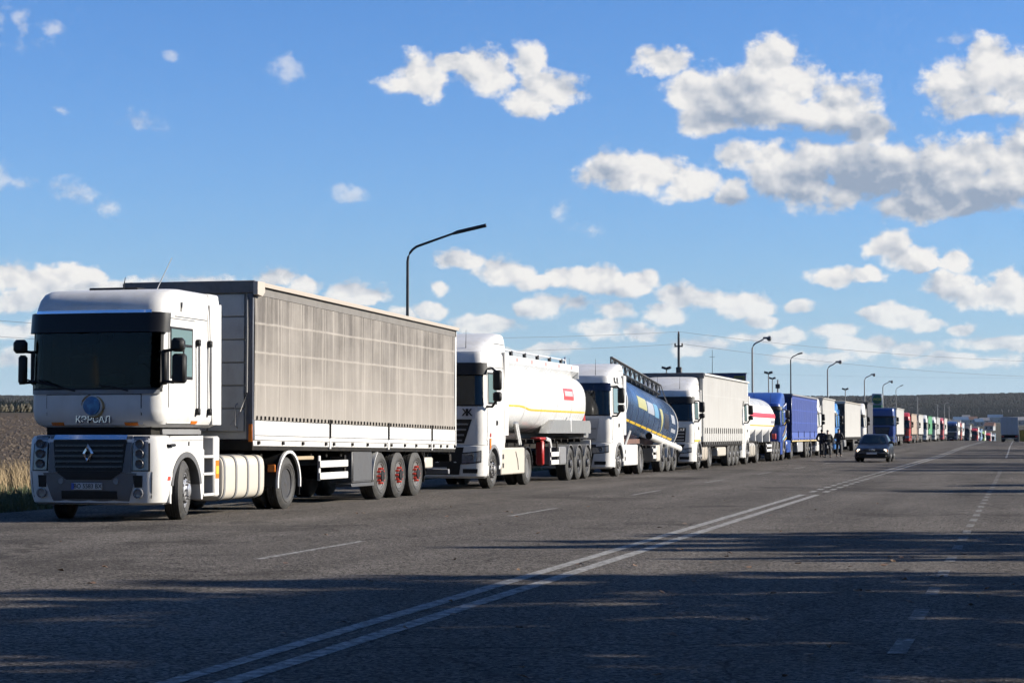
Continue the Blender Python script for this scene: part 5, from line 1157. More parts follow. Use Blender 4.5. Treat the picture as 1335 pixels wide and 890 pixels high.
def floodlight(label, px, yt, a, tilt=1):
    x = px2(px, a); z0 = terr(x, a); h = zat(px, yt, a) - z0
    T = thing('floodlight_mast', label, 'floodlight', (x, a, z0), group='floodlight masts of the petrol station')
    MB().tube([(0, 0, 0), (0, 0, h)], [.08, .05], 6).build('mast', LAMPGREY, T)
    for s in (-1, 1):
        f = MB(); f.prism([(s * .03, h - .05), (s * .03, h + .14), (s * .33, h + .22), (s * .36, h + .04)], -.2, .2, 'y'); f.build('floodlight_head', LAMPDARK, T)
floodlight('twin floodlight mast above the white cab behind the blue tanker', 869, 481, 150)
floodlight('taller of two twin floodlight masts above the blue cab', 1002, 487, 165)
floodlight('shorter twin floodlight mast right beside the taller one', 1007, 494, 210)
floodlight('twin floodlight mast above the light blue cab', 1102, 508, 220)
x = px2(1014, 230); T = thing('utility_pole', 'short grey pole with a small box left of the thin dark lamp', 'pole', (x, 230, terr(x, 230))); h = zat(1014, 495, 230) - terr(x, 230)
MB().tube([(0, 0, 0), (0, 0, h)], [.14, .1], 6).build('post', LAMPGREY, T); B('junction_box', LAMPDARK, T, -.25, .25, -.2, .2, h - 1.0, h - .5)
x = px2(931, 170); T = thing('antenna_mast', 'hair-thin antenna mast behind the billboard', 'antenna', (x, 169, terr(x, 169))); h = zat(931, 456, 169) - terr(x, 169)
MB().tube([(0, 0, 0), (0, 0, h)], [.05, .02], 6).build('mast', LAMPDARK, T); MB().tube([(-.25, 0, h - .6), (.25, 0, h - .6)], .015, 5).build('element', LAMPDARK, T)

# utility pole with crossarm and wires
a = 140; x = px2(885, a); z0 = terr(x, a); h = zat(885, 435, a) - z0
UP = thing('utility_pole', 'dark concrete utility pole with crossarm and insulators carrying wires', 'pole', (x, a, z0))
MB().tube([(0, 0, 0), (0, 0, h)], [.15, .08], 8).build('post', LAMPDARK, UP)
B('crossarm', LAMPDARK, UP, -.3, .3, -.05, .05, h - .95, h - .85)
B('transformer_box', LAMPDARK, UP, -.18, .22, -.18, .18, h - 3.4, h - 2.4, b=.03)
for (xx, zz) in ((-.26, h - .85), (.26, h - .85), (0, h)): MB().lathe([(0, .05), (.1, .07), (.18, .03)], 8, (xx, 0, zz), 'z').build('insulator', mat('insulator_brown', (.10, .06, .04), .4), UP)
wm = mat('wire_dark', (.10, .10, .11), .5)
def wire(label, p, q, sag):
    p, q = Vector(p), Vector(q); pts = []
    for k in range(33):
        t = k / 32; v = p.lerp(q, t); v.z -= sag * 4 * t * (1 - t); pts.append(v)
    o = MB().tube(pts, .012, 5).build('overhead_wire', wm); o['label'] = label; o['category'] = 'wire'; o['group'] = 'overhead wires'
top = Vector((x, a, z0 + h))
wire('upper wire running right from the dark utility pole', top + Vector((0, 0, .15)), (30, 216, 9.6), 1.5)
wire('lower wire running right from the dark utility pole crossarm', top + Vector((.4, 0, -.75)), (30, 216, 8.2), 1.7)
wire('upper wire running left from the dark utility pole', top + Vector((0, 0, .15)), (-62, 93, 8.3), 1.0)
wire('lower wire running left from the dark utility pole crossarm', top + Vector((-.4, 0, -.75)), (-62, 93, 7.4), 1.0)
wire('thin far wire low across the sky at the right', (-60, 420, 14.5), (60, 480, 15.5), 1.2)

# billboard on two legs
a = 170; xl, xr = px2(922, a), px2(973, a); zt_ = zat(950, 487, a)
T = thing('billboard', 'dark blue roadside billboard with a yellow panel, above the white curtain trailer', 'billboard', ((xl + xr) / 2, a, 0))
hw_ = (xr - xl) / 2; B('board', mat('billboard_blue', (.012, .03, .12), .4), T, -hw_, hw_, -.12, .12, zt_ - 2.1, zt_); B('board_frame', BLACK, T, -hw_ - .05, hw_ + .05, -.1, .1, zt_ - .02, zt_ + .06)
B('yellow_panel', mat('billboard_yellow', (.26, .22, .03), .4), T, hw_ * .38, hw_ * .93, -.135, -.121, zt_ - 1.0, zt_ - .2, b=.003); B('panel_line', NAVY, T, hw_ * .46, hw_ * .84, -.142, -.136, zt_ - .5, zt_ - .4, b=.001)
text_obj('board_lettering', 'AVTO', mat('letter_pale', (.16, .2, .34), .4), T, (hw_ * .02, -.13, zt_ - .48), .62, FRONT, bold=.004)
for s in (-1, 1): B('board_leg', LAMPGREY, T, s * hw_ * .6 - .12, s * hw_ * .6 + .12, -.1, .1, terr(0, a) - .1, zt_ - 2.11)
# petrol price pylon
a = 250; x0, x1 = px2(1137, a), px2(1150, a); zt_ = zat(1143, 513, a); zb_ = gz(a)
T = thing('price_pylon', 'tall green petrol price pylon with a yellow and green round emblem on top', 'price sign', ((x0 + x1) / 2, a, zb_)); w2 = (x1 - x0) / 2 / math.cos(TH) ; H_ = zt_ - zb_
B('pylon_top', mat('pylon_grey_blue', (.26, .33, .40), .5), T, -w2, w2, -.2, .2, H_ - 1.45, H_, b=.05)
B('pylon_body', GREENP, T, -w2 + .02, w2 - .02, -.19, .19, .1, H_ - 1.46, b=.03)
MB().lathe([(-.215, .1), (-.215, .56), (-.2, .58)], 24, (0, 0, H_ - .72), 'y').build('round_emblem', mat('emblem_green', (.025, .13, .06), .4), T)
text_obj('emblem_lettering', 'WOG', mat('emblem_yellow', (.55, .52, .06), .4), T, (0, -.225, H_ - .72), .42, FRONT, bold=.01)
for k in range(5): B('price_panel', mat('price_dark_green', (.015, .10, .07), .4), T, -w2 + .08, w2 - .08, -.205, -.192, H_ - 2.3 - k * .72, H_ - 1.78 - k * .72, b=.004); text_obj('price_digits', ('53.90', '54.90', '52.99', '27.45', '51.50')[k], mat('digit_pale', (.10, .26, .22), .4), T, (.12, -.21, H_ - 2.05 - k * .72), .38, FRONT) if False else None
B('red_notice', mat('notice_rust', (.30, .12, .08), .5), T, .0, w2 + .3, -.24, -.21, H_ - 2.15, H_ - 1.75)

# ------------------------------------------------------------------ car
def saloon():
    T = thing('saloon_car', 'dark blue saloon car driving towards us with its lights on', 'car', (-7.12, 100.9, 0))
    CP = mat('car_paint', (.004, .005, .010), .4, spec=.3, coat=.08, var=.2, dscale=4, dcol=(.012, .016, .03))
    secs = []
    for (y_, w_, zl, zt_) in ((0.0, .70, .34, .62), (.06, .80, .24, .68), (.35, .855, .20, .75), (.9, .875, .19, .83), (1.35, .875, .19, .90), (2.6, .875, .19, .95), (3.9, .87, .2, .98), (4.5, .83, .25, .96), (4.68, .76, .32, .88), (4.72, .68, .4, .8)):
        h = zt_ - zl
        half = [(w_ * .9, zl), (w_ * .985, zl + h * .14), (w_, zl + h * .42), (w_ * .995, zl + h * .62), (w_ * .965, zl + h * .8), (w_ * .9, zl + h * .95), (w_ * .78, zt_)]
        secs.append([(x_, y_, z) for x_, z in half] + [(-x_, y_, z) for x_, z in half[::-1]])
    body = MB().loft(secs).build('car_body', CP, T, ang=50)
    gh = Shell([(.88, .80, 1.22, 4.02, .22, .06), (.95, .775, 1.36, 3.92, .22, .07), (1.34, .60, 2.02, 3.3, .2, .08), (1.40, .56, 2.18, 3.15, .2, .08), (1.425, .44, 2.4, 2.95, .2, .05)])
    roof = gh.mesh().build('car_roof', CP, T, ang=50)
    P(gh, 'windscreen', GLASS, roof, ('u', -1.25), ('u', 1.25), .955, 1.345, off=.008, nu=12, nz=4)
    for s in (1, -1):
        P(gh, 'side_window', GLASS, roof, ('s', 2.0, s), ('s', 2.78, s), .96, 1.33, off=.008, nu=4, nz=3, slant0=('s', 2.3, s), slant1=('s', 2.72, s)); P(gh, 'side_window', GLASS, roof, ('s', 2.86, s), ('s', 3.55, s), .96, 1.33, off=.008, nu=4, nz=3, slant1=('s', 3.1, s))
        MB().box(s * .76, s * .98, 1.6, 1.75, .93, 1.07, b=.03).build('wing_mirror', BLACK, T)
        on = mat('lit_lamp', (.9, .85, .7), .3, emit=(1, .86, .62), es=1.6); offm = LENS
        for x_, mm in ((.66, on), (.50, offm)):
            MB().lathe([(.06, .085), (-.012, .085), (-.02, .06), (-.022, .005)], 16, (s * x_, .03, .585), 'y').build('headlight', mm, T)
        MB().lathe([(.05, .06), (-.01, .058), (-.014, .005)], 14, (s * .64, .02, .33), 'y').build('fog_light', on, T)
        B('indicator', ORANGE, T, s * .755, s * .80, .03, .1, .53, .63, b=.01)
        for y_ in (.86, 3.62): wheel('front', T, s * .86, y_, R_=.315, W=.21, side=s, rimm=STEEL, n=24)
        for y_ in (.86, 3.62): MB().prism(arc(y_, .31, .37, -20, 200, 14), s * .70, s * .874).build('wheel_housing', BLACK, T)
        kd = P_kid = MB(); kd.box(s * .015, s * .12, -.012, .02, .53, .66, .02); kd.build('kidney_grille', CHROME, T); B('grille_core', BLACK, T, s * .028, s * .107, -.02, -.011, .545, .645, b=.004)
        B('front_grille', BLACK, T, s * .13, s * .40, -.005, .03, .54, .64)
    B('bumper', mat('bumper_dark', (.010, .012, .02), .4), T, -.82, .82, -.07, .25, .40, .50, b=.03); B('lower_apron', BLACK, T, -.72, .72, -.02, .2, .22, .37, b=.03)
    B('number_plate', PLATE, T, -.26, .26, -.085, -.072, .40, .50, b=.004)
    # driver and seats behind the glass are too dark to see; the interior is closed by the glass
    return T
saloon()

# ------------------------------------------------------------------ people
CLOTH = mat('dark_cloth', (.008, .008, .010), .8, var=.5, dscale=6, dcol=(.018, .018, .02)); JEANS = mat('dark_trousers', (.010, .011, .016), .8); SKIN = mat('skin', (.42, .26, .19), .55); HAIR = mat('dark_hair', (.012, .009, .008), .6); SHOE = mat('dark_shoes', (.02, .018, .016), .5)
def skin_mesh(name, m, parent, verts, edges, radii, root, sub=1):
    me = bpy.data.meshes.new(name); bm = bmesh.new(); L = bm.verts.layers.skin.verify(); vs = []
    for v, r_ in zip(verts, radii):
        q = bm.verts.new(v); rr = r_ if isinstance(r_, tuple) else (r_, r_); q[L].radius = rr; vs.append(q)
    for (i, j) in edges: bm.edges.new((vs[i], vs[j]))
    vs[root][L].use_root = True; bm.to_mesh(me); bm.free(); me.materials.append(m)
    o = link(name, me, parent); md = o.modifiers.new('skin', 'SKIN'); md.use_smooth_shade = True
    if sub: sd = o.modifiers.new('sub', 'SUBSURF'); sd.levels = sub; sd.render_levels = sub
    return o
def person(label, loc, rz, hgt, arms='down', hood=False, stance=.12, lean=0.0):
    T = thing('person', label, 'person', loc, rz, group='people standing on the road'); k = hgt / 1.75
    V = lambda x_, y_, z: (x_ * k, (y_ + lean * max(0, z - .9)) * k, z * k)
    hipL, hipR, knL, knR, anL, anR, tL, tR = V(.09, 0, .90), V(-.09, 0, .90), V(stance * .95, -.02, .49), V(-stance * .95, -.02, .49), V(stance, .02, .08), V(-stance, .02, .08), V(stance + .02, -.14, .04), V(-stance - .02, -.14, .04)
    if arms == 'down': eL, hL, eR, hR = V(.27, .04, 1.12), V(.27, -.06, .86), V(-.27, .04, 1.12), V(-.27, -.06, .86)
    elif arms == 'pockets': eL, hL, eR, hR = V(.31, .08, 1.13), V(.19, -.08, .92), V(-.31, .08, 1.13), V(-.19, -.08, .92)
    else: eL, hL, eR, hR = V(.30, -.02, 1.15), V(.08, -.24, 1.18), V(-.30, -.02, 1.15), V(-.06, -.26, 1.12)
    pel, sp, ch, nk, hd, hd2, ht = V(0, 0, .95), V(0, 0, 1.12), V(0, -.01, 1.34), V(0, 0, 1.48), V(0, -.02, 1.56), V(0, -.025, 1.65), V(0, -.01, 1.735)
    shL, shR = V(.19, 0, 1.42), V(-.19, 0, 1.42)
    verts = [pel, sp, ch, nk, hd, hd2, ht, shL, eL, hL, shR, eR, hR, hipL, knL, anL, tL, hipR, knR, anR, tR]
    edges = [(0,1),(1,2),(2,3),(3,4),(4,5),(5,6),(2,7),(7,8),(8,9),(2,10),(10,11),(11,12),(0,13),(13,14),(14,15),(15,16),(0,17),(17,18),(18,19),(19,20)]
    radii = [(.14,.10),(.13,.095),(.15,.10),(.055,.055),(.07,.08),(.075,.09),(.04,.05),.06,.045,.036,.06,.045,.036,.085,.058,.042,.03,.085,.058,.042,.03]
    # hands: palm and five fingers each
    for (hi, ei, sg) in ((9, 8, 1), (12, 11, -1)):
        h = Vector(verts[hi]); d = (h - Vector(verts[ei])).normalized(); side = Vector((sg, 0, 0)).cross(d).normalized()
        p = len(verts); verts.append(tuple(h + d * .05)); radii.append((.036, .018)); edges.append((hi, p))
        for f in range(4):
            b0 = h + d * .085 + side * (f - 1.5) * .02; L_ = (.07, .08, .075, .06)[f]
            q = len(verts); verts += [tuple(b0), tuple(b0 + d * L_ * .55 - Vector((sg * .01, 0, 0))), tuple(b0 + d * L_ - Vector((sg * .03, 0, 0)))]; radii += [.009, .0085, .0075]; edges += [(p, q), (q, q+1), (q+1, q+2)]
        q = len(verts); t0 = h + d * .03 - side * .04; verts += [tuple(t0), tuple(t0 + d * .05 - side * .012)]; radii += [.011, .009]; edges += [(p, q), (q, q+1)]
    body = skin_mesh('body', SKIN, T, verts, edges, radii, 0)
    jk = [pel, sp, ch, V(0, 0, 1.46), shL, eL, tuple(Vector(eL).lerp(Vector(hL), .9)), shR, eR, tuple(Vector(eR).lerp(Vector(hR), .9)), V(0, 0, .86)]
    skin_mesh('jacket', CLOTH, body, jk, [(0,1),(1,2),(2,3),(2,4),(4,5),(5,6),(2,7),(7,8),(8,9),(0,10)], [(.19,.14),(.185,.14),(.20,.145),(.085,.085),.085,.07,.058,.085,.07,.058,(.185,.14)], 0)
    skin_mesh('trousers', JEANS, body, [pel, hipL, knL, V(stance, .02, .12), hipR, knR, V(-stance, .02, .12)], [(0,1),(1,2),(2,3),(0,4),(4,5),(5,6)], [(.15,.12),.10,.078,.07,.10,.078,.07], 0)
    for (an, to) in ((anL, tL), (anR, tR)):
        skin_mesh('shoe', SHOE, body, [(an[0], an[1] + .05 * k, .05 * k), (an[0], an[1] - .05 * k, .055 * k), (to[0], to[1] - .02 * k, .04 * k)], [(0,1),(1,2)], [.05,.052,.042], 1)
    hz_ = 1.66 if not hood else 1.64
    skin_mesh('hood' if hood else 'hair', CLOTH if hood else HAIR, body, [V(0, .02, hz_ - (.12 if hood else .03)), V(0, .01, hz_), V(0, .0, hz_ + .09)], [(0,1),(1,2)], [(.09,.10) if hood else (.075,.07), (.10,.115) if hood else (.085,.10), (.055,.06)], 0)
    for s in (1, -1):
        MB().lathe([(-.004, .012), (.0, .01)], 8, V(s * .03, -.112, 1.655), 'y').build('eye', mat('eye_dark', (.03, .02, .02), .3), body)
    MB().prism([(-.105 * k, 1.64 * k), (-.105 * k, 1.60 * k), (-.135 * k, 1.605 * k)], -.012 * k, .012 * k).build('nose', SKIN, body)
    B('mouth', mat('lips', (.28, .12, .10), .5), body, -.025 * k, .025 * k, -.112 * k, -.10 * k, 1.565 * k, 1.575 * k, b=.002)
    return T
person('person in a hooded black jacket standing nearest the blue curtain trailer', (px2(1071, 122), 122, 0), R(170), 1.76, 'pockets', True, .08)
person('stocky person in a black jacket with legs apart, between the other two people', (px2(1078.5, 119.5), 119.5, 0), R(195), 1.68, 'pockets', False, .16)
person('person in dark clothes with bent arms, standing nearest the light blue lorry', (px2(1093, 123), 123, 0), R(160), 1.76, 'front', False, .13, lean=.02)

# ------------------------------------------------------------------ far lorry seen from behind, yellow board
def box_lorry():
    a = 299; x = px2(1315.5, a)
    T = thing('box_lorry', 'white box lorry driving away, seen from behind in the right lane', 'lorry', (x, a, gz(a)))
    B('box_body', mat('box_grey', (.42, .44, .46), .5, dirt=.3, dscale=2, dcol=(.3, .3, .3)), T, -1.25, 1.25, 0, 7.2, 1.05, 3.7, b=.03)
    for s in (-1, 1):
        d = B('rear_door', mat('box_grey', ()), T, s * .015, s * 1.19, -.03, -.002, 1.12, 3.62, b=.01); B('door_rod', STEEL, d, s * .35, s * .38, -.06, -.031, 1.1, 3.6)
        B('corner_frame', WHITE, T, s * 1.2, s * 1.27, -.035, .05, 1.05, 3.72)
        B('tail_light', REDP, T, s * .8, s * 1.15, -.06, -.02, .75, .9); B('mud_flap', BLACK, T, s * .6, s * 1.15, .3, .33, .2, .9)
        for y_ in (1.4, 5.9): wheel('drive', T, s * 1.2, y_, W=.5, side=s, n=16)
    B('chassis_frame', DARK, T, -1.1, 1.1, -.02, 7.5, .6, 1.04); B('rear_bumper', GREYPAINT, T, -1.1, 1.1, -.1, .0, .45, .58); B('number_plate', PLATE, T, -.26, .26, -.12, -.101, .46, .57)
    B('cab', WHITE, T, -1.1, 1.1, 7.4, 9.0, .7, 2.9, b=.2)
box_lorry()
a = 300; x0 = px2(1328.5, a)
T = thing('yellow_board', 'yellow roadside board at the right edge beside a pale concrete post', 'sign', (x0 + 1.3, a, gz(a))); zz = zat(1331, 561, a) - gz(a)
B('board', mat('board_yellow', (.34, .26, .03), .5), T, -1.3, 1.3, -.05, .05, .1, zz, b=.02); B('board_rim', mat('rim_dark', (.08, .07, .03), .5), T, -1.32, 1.32, -.04, .04, zz - .001, zz + .08)
for s in (-1, 1): B('board_post', LAMPGREY, T, s * .9 - .05, s * .9 + .05, .05, .15, -.2, zz)
for s, xx in ((0, 1325),):
    T = thing('concrete_post', 'pale concrete post between the box lorry and the yellow board', 'post', (px2(xx, a), a, gz(a))); B('post', CONCRETE, T, -.3, .3, -.3, .3, -.2, zat(xx, 559, a) - gz(a), b=.04); B('post_cap', CONCRETE, T, -.34, .34, -.34, .34, zat(xx, 559, a) - gz(a) + .001, zat(xx, 559, a) - gz(a) + .1)

# ------------------------------------------------------------------ grass
def blades(name, n, region, h0, h1, w_, cols, seed, lean=.35, clump=0):
    rr = random.Random(seed); V_, F_ = [], []
    for k in range(n):
        x_, y_ = region(rr)
        if clump and mnoise.noise(Vector((x_ * .5, y_ * .5, seed))) < rr.uniform(-.6, .2): continue
        z = terr(x_, y_) - .02; h = rr.uniform(h0, h1); a_ = rr.uniform(0, 2 * PI); dx, dy = math.cos(a_) * w_, math.sin(a_) * w_; lx, ly = rr.gauss(-.12, lean) * h, rr.gauss(0, lean) * h
        o = len(V_); V_ += [(x_ - dx, y_ - dy, z), (x_ + dx, y_ + dy, z), (x_ + dx * .7 + lx * .35, y_ + dy * .7 + ly * .35, z + h * .6), (x_ - dx * .7 + lx * .35, y_ - dy * .7 + ly * .35, z + h * .6), (x_ + lx, y_ + ly, z + h)]
        F_ += [(o, o + 1, o + 2, o + 3), (o + 3, o + 2, o + 4)]
    me = bpy.data.meshes.new(name); me.from_pydata(V_, [], F_); me.materials.append(cols); o = link(name, me); o['kind'] = 'stuff'; return o
STRAW = mat('dry_grass', (.36, .26, .13), .8, var=.8, dscale=1.2, dcol=(.20, .14, .07)); GREEN = mat('verge_grass', (.05, .075, .022), .8, var=.7, dscale=1.5, dcol=(.12, .10, .045))
blades('dry_grass', 26000, lambda r: (r.uniform(-33, -25.2), 34 + 70 * r.random() ** 1.3),   .35, .95, .010, STRAW, 3, clump=1)
blades('dry_grass', 12000, lambda r: (r.uniform(-26, -19), 60 + 150 * r.random()), .3, .8, .012, STRAW, 4, clump=1)
blades('verge_grass', 22000, lambda r: (r.uniform(-26.5, -18.0), 28 + 40 * r.random() ** 1.2), .08, .38, .014, GREEN, 5)
blades('verge_grass', 9000, lambda r: (r.uniform(-20.5, -17.9), 60 + 140 * r.random()), .06, .25, .014, GREEN, 6)
def leaves_on_road():
    rr = random.Random(11); V_, F_ = [], []
    for k in range(150):
        if k < 75: x_, y_ = rr.gauss(-.6, 2.2), rr.uniform(9, 24)
        else: x_, y_ = rr.uniform(-14, 5), rr.uniform(8, 45)
        z = gz(y_) + .012; s_ = rr.uniform(.025, .06); a_ = rr.uniform(0, PI)
        o = len(V_)
        for q in range(6): V_.append((x_ + math.cos(a_ + q * PI / 3) * s_ * (1, .6, .7, 1, .5, .7)[q], y_ + math.sin(a_ + q * PI / 3) * s_ * (1, .6, .7, 1, .5, .7)[q], z + rr.uniform(0, .03)))
        F_.append(tuple(range(o, o + 6)))
    me = bpy.data.meshes.new('fallen_leaves'); me.from_pydata(V_, [], F_); me.materials.append(mat('dead_leaf', (.16, .08, .035), .7, var=.7, dscale=3, dcol=(.28, .2, .12))); o = link('fallen_leaves', me); o['kind'] = 'stuff'
leaves_on_road()
def clods():
    rr = random.Random(21); mb = MB(); ico = [Vector(v).normalized() for v in ((0,0,1),(.9,0,.3),(0,.9,.3),(-.9,0,.3),(0,-.9,.3),(.6,.6,-.5),(-.6,.6,-.5),(-.6,-.6,-.5),(.6,-.6,-.5))]
    fs = [(0,1,2),(0,2,3),(0,3,4),(0,4,1),(1,5,2),(2,6,3),(3,7,4),(4,8,1),(1,8,5),(2,5,6),(3,6,7),(4,7,8)]
    for k in range(9000):
        y_ = 40 + 260 * rr.random() ** 1.6; t = rr.uniform(-.62, -.36); x_ = y_ * math.tan(t)
        if x_ > -32: continue
        s_ = rr.uniform(.04, .13) * (1 + y_ / 300); z = terr(x_, y_)
        mb.add([(x_ + v.x * s_ * rr.uniform(.6, 1.3), y_ + v.y * s_ * rr.uniform(.6, 1.3), z + v.z * s_ * .8) for v in ico], fs)
    o = mb.build('soil_clods', mat('clod_soil', (.085, .062, .044), .95, var=.8, dscale=1.5, dcol=(.10, .078, .056)), smooth=False); o['kind'] = 'stuff'
clods()

# ------------------------------------------------------------------ woods and village far off
def woods(name, n, place, hr, m, seed, conic=False):
    rr = random.Random(seed); V_, F_ = [], []
    rings, seg = (4, 6)
    for k in range(n):
        x_, y_ = place(rr); z = terr(x_, y_); h = rr.uniform(*hr); r_ = h * rr.uniform(.22, .34) * (.7 if conic else 1.15); o = len(V_)
        for i in range(rings):
            t = i / (rings - 1); pr = (1 - t) ** .8 * (1 if i else .7) if conic else math.sin(PI * (.12 + .83 * t)) ** .7
            for j in range(seg):
                a_ = 2 * PI * j / seg + i * .4; q = r_ * pr * rr.uniform(.65, 1.25); V_.append((x_ + math.cos(a_) * q, y_ + math.sin(a_) * q, z + h * (.12 + .88 * t) + rr.uniform(-.05, .05) * h))
        for i in range(rings - 1):
            for j in range(seg): F_.append((o + i * seg + j, o + i * seg + (j + 1) % seg, o + (i + 1) * seg + (j + 1) % seg, o + (i + 1) * seg + j))
    me = bpy.data.meshes.new(name); me.from_pydata(V_, [], F_); me.materials.append(m); o = link(name, me); o['kind'] = 'stuff'; return o
def sector(a0, a1, d0, d1):
    return lambda r: (lambda a_, d_: (math.sin(a_) * d_, math.cos(a_) * d_))(r.uniform(a0, a1), math.sqrt(r.uniform(d0 * d0, d1 * d1)))
AUT = mat('autumn_woods', (.022, .024, .018), .95, spec=.0, var=1.0, dscale=.012, dcol=(.052, .038, .027)); EVG_SHADE = mat('shadow_toned_evergreens', (.005, .010, .009), .95, spec=.0, var=.5, dscale=.02, dcol=(.010, .016, .012))  # evergreen tone darkened to carry the cloud shadow on the lower hill
woods('autumn_woods', 36000, sector(R(-36), R(10), 2900, 4000), (4, 8), AUT, 31)
woods('shadow_toned_evergreens', 18000, sector(R(-36), R(10), 2330, 2960), (4, 8), EVG_SHADE, 32, True)
woods('shadow_toned_evergreens', 4500, sector(R(-40), R(-19), 1330, 1500), (4, 9), EVG_SHADE, 33, True)
woods('field_shrubs', 180, sector(R(-34), R(-20), 430, 460), (.8, 2.2), mat('shrub_brown', (.07, .06, .035), .9), 34)
rr = random.Random(5)
ROOFS = [mat('roof_blue', (.07, .14, .24), .5), mat('roof_grey', (.2, .2, .21), .6), mat('roof_rust', (.2, .10, .06), .6)]; WALLS = [mat('house_white', (.5, .5, .48), .7), mat('house_grey', (.3, .31, .32), .7)]
HLAB = ('blue-roofed far house above the red striped lorry', 'grey-walled far house above the trailer with pale blue logo', 'rust-roofed far house left of the middle of the village', 'blue-roofed grey house in the middle of the village', 'white house right of the blue-roofed grey house', 'rust-roofed grey house nearest the left of the box lorry', 'blue-roofed white house just left of the box lorry', 'grey house with grey roof just right of the box lorry', 'house at the right edge above the yellow board', 'farthest right village house, mostly outside the picture', 'leftmost village house, above the navy lorry')
for k, px in enumerate((1252, 1259, 1268, 1275, 1283, 1290, 1297, 1330, 1337, 1345, 1244)):
    a = 1500 + rr.uniform(-150, 250); x = px2(px, a); z = terr(x, a)
    w_, d_, h_ = rr.uniform(6, 13), rr.uniform(6, 9), rr.uniform(2.8, 4.5)
    T = thing('village_house', HLAB[k], 'house', (x, a, z), rr.uniform(-.3, .3), group='village houses below the wooded hill')
    B('wall', WALLS[k % 2], T, -w_ / 2, w_ / 2, -d_ / 2, d_ / 2, -1, h_); MB().prism([(-d_ / 2 - .4, h_), (d_ / 2 + .4, h_), (0, h_ + 2.6)], -w_ / 2 - .4, w_ / 2 + .4).build('roof', ROOFS[k % 3 if k % 3 else 0], T, smooth=False)
    for q in (-.25, .25): B('window', GLASS, T, w_ * q - .6, w_ * q + .6, -d_ / 2 - .05, -d_ / 2 - .01, 1, 2.4)

# ------------------------------------------------------------------ trees
BARK = mat('bark', (.10, .085, .07), .9, var=.6, dscale=5, dcol=(.05, .04, .035)); LEAF = mat('autumn_leaf', (.14, .10, .03), .7, var=.8, dscale=.8, dcol=(.08, .085, .025))
def tree_mesh(seed, H=10.0, rad=2.0, n=1500, base=.2, clumpy=False):
    rr = random.Random(seed); t = MB(); trunk = [(0, 0, -.1), (.05, .02, H * .3), (-.06, .08, H * .6), (.05, .0, H * .93)]; t.tube(trunk, [.2, .15, .1, .03], 8)
    tips = []
    for k in range(16):
        f = base + (1 - base) * (.08 + .85 * k / 16); a_ = k * 2.4; L_ = rad * (1.0 - abs(f - .5) * .9) * rr.uniform(.8, 1.1)
        p = Vector((0, 0, H * f * .95)); q = p + Vector((math.cos(a_) * L_, math.sin(a_) * L_, L_ * .75)); t.tube([p, (p + q) / 2 + Vector((0, 0, -.1)), q], [.06, .04, .015], 5); tips += [q, (p + q) / 2, p.lerp(q, .8)]
    if clumpy: tips = tips[0::3] + [t_.lerp(u_, .5) for t_, u_ in zip(tips[0::3], tips[2::3])]
    V_, F_ = [], []
    for k in range(n):
        c = rr.choice(tips); s_ = .27 if clumpy else .42; p = c + Vector((rr.gauss(0, s_), rr.gauss(0, s_), rr.gauss(0, s_)))
        u = Vector((rr.gauss(0, 1), rr.gauss(0, 1), rr.gauss(0, 1))).normalized(); v = u.cross(Vector((rr.gauss(0, 1), rr.gauss(0, 1), rr.gauss(0, 1)))).normalized(); w_ = rr.uniform(.09, .24)
        o = len(V_); V_ += [tuple(p + u * w_), tuple(p + v * w_ * .6), tuple(p - u * w_), tuple(p - v * w_ * .6)]; F_.append((o, o + 1, o + 2, o + 3))
    return t, V_, F_
TREES = []
for sd in range(6):
    t, V_, F_ = tree_mesh(50 + sd, n=3600 if sd > 2 else 7000, clumpy=sd > 2)
    T = thing('roadside_tree', 'leafy autumn tree in the belt on the right of the road', 'tree', (0, 0, 0), group='roadside tree belt')
    t.build('trunk', BARK, T); me = bpy.data.meshes.new('crown'); me.from_pydata(V_, [], F_); me.materials.append(LEAF); link('crown', me, T); TREES.append(T)
count = [0]; first = set()
def plant(lat, along, H, wide=1.0, rot=0, clumpy=False):
    k = count[0] % 3 + (3 if clumpy else 0); count[0] += 1
    o = copy_tree(TREES[k]) if k in first else TREES[k]; first.add(k); o.location = (lat, along, terr(lat, along)); o.scale = (wide * H / 10, wide * H / 10, H / 10); o.rotation_euler = (0, 0, rot)
rr = random.Random(77)
def at_depth(Z, lat): return (Z + lat * math.sin(TH)) / math.cos(TH)
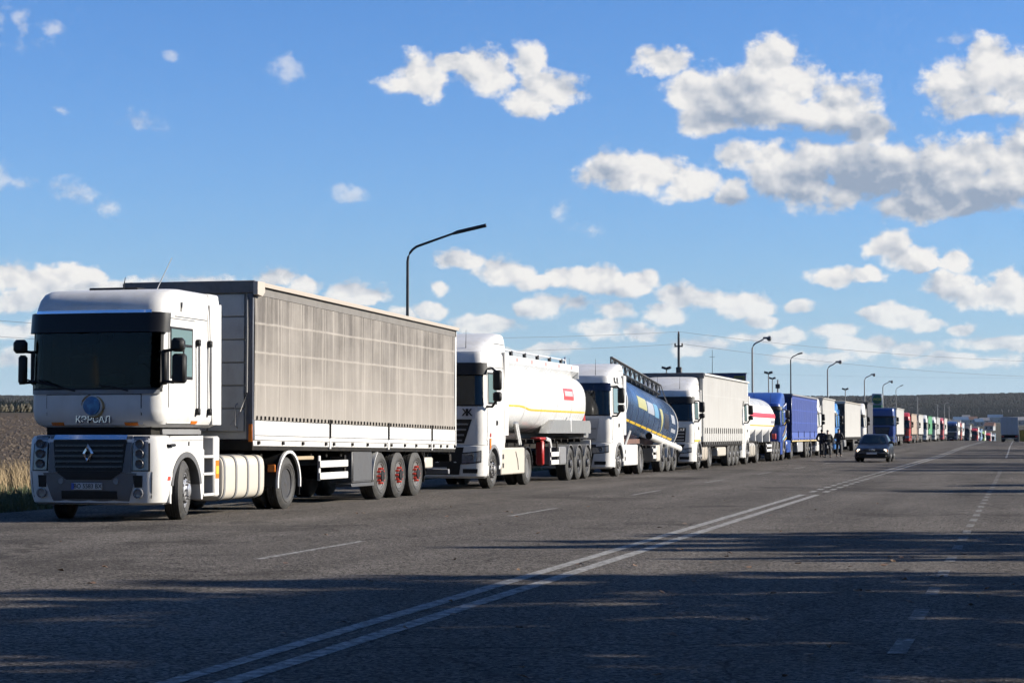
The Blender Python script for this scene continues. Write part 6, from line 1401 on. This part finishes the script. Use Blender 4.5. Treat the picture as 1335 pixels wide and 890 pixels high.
# belt seen only through its shadows: dense beside the camera, then single trees further on
for Z, H, wd, lat in ((1, 12, 1.1, 13), (4, 11, 1.0, 14.5), (7, 12, 1.0, 13), (8.6, 10.5, .9, 12.5), (10.3, 11, 1.0, 14), (11.8, 10.3, .9, 13), (13.3, 10.8, 1.0, 14.3), (14.9, 10.6, .9, 13.5), (16.2, 11, .9, 14.6), (17.6, 10.3, .8, 13), (18.9, 10.3, .7, 14.2), (19.9, 10.2, .55, 14.5), (26.4, 9.3, .6, 13.5), (27.5, 9.0, .6, 14.2), (28.7, 8.2, .5, 12.4), (23.2, 7.4, .4, 12), (24.6, 8.0, .45, 13.4), (25.6, 8.8, .5, 12.6),
                      (50, 7.4, .9, 13), (55.5, 6.8, .9, 13), (78, 9, .9, 13), (84, 9.4, .9, 14), (90, 8.8, .9, 13), (95, 8.5, .9, 12.5), (117, 9.4, 1, 13), (124, 9.2, 1, 14), (131, 9, 1, 13), (144, 8.8, 1, 13), (153, 8.6, 1, 13), (161, 8.2, 1, 13.5),
                      (205, 8.5, 1, 14), (214, 9, 1, 13), (224, 8.6, 1, 13), (236, 9, 1, 13), (250, 9, 1, 14), (262, 8.5, 1, 13), (276, 9, 1, 13), (292, 9, 1, 14), (310, 9, 1, 13), (330, 9, 1, 13)):
    plant(lat, at_depth(Z, lat), H, wd, rr.uniform(0, 6), Z < 30)
for k in range(46): plant(rr.uniform(10.5, 30), -3 - 1.8 * k, rr.uniform(11.5, 15), rr.uniform(1.1, 1.5), rr.uniform(0, 6))  # unseen trees behind the camera, added to block sky light
for k in range(14): plant(rr.uniform(19, 32), 4 + 7 * k, rr.uniform(9, 11), rr.uniform(1.0, 1.3), rr.uniform(0, 6)) if False else None

# ------------------------------------------------------------------ air: one closed box of thin even haze
hb = MB().add([(x_, y_, z_) for x_ in (-5600, 5600) for y_ in (-1400, 8600) for z_ in (-9, 130)], [(0, 1, 3, 2), (4, 6, 7, 5), (0, 4, 5, 1), (2, 3, 7, 6), (0, 2, 6, 4), (1, 5, 7, 3)])
hm_ = bpy.data.materials.new('haze_air'); hm_.use_nodes = True; ht = hm_.node_tree
ht.nodes.remove(ht.nodes['Principled BSDF']); pv = ht.nodes.new('ShaderNodeVolumePrincipled')
pv.inputs['Color'].default_value = (.80, .88, 1.0, 1); pv.inputs['Density'].default_value = .000022; pv.inputs['Anisotropy'].default_value = .2
ht.links.new(pv.outputs[0], ht.nodes['Material Output'].inputs['Volume'])
hz_o = hb.build('haze', hm_, smooth=False); hz_o['kind'] = 'stuff'
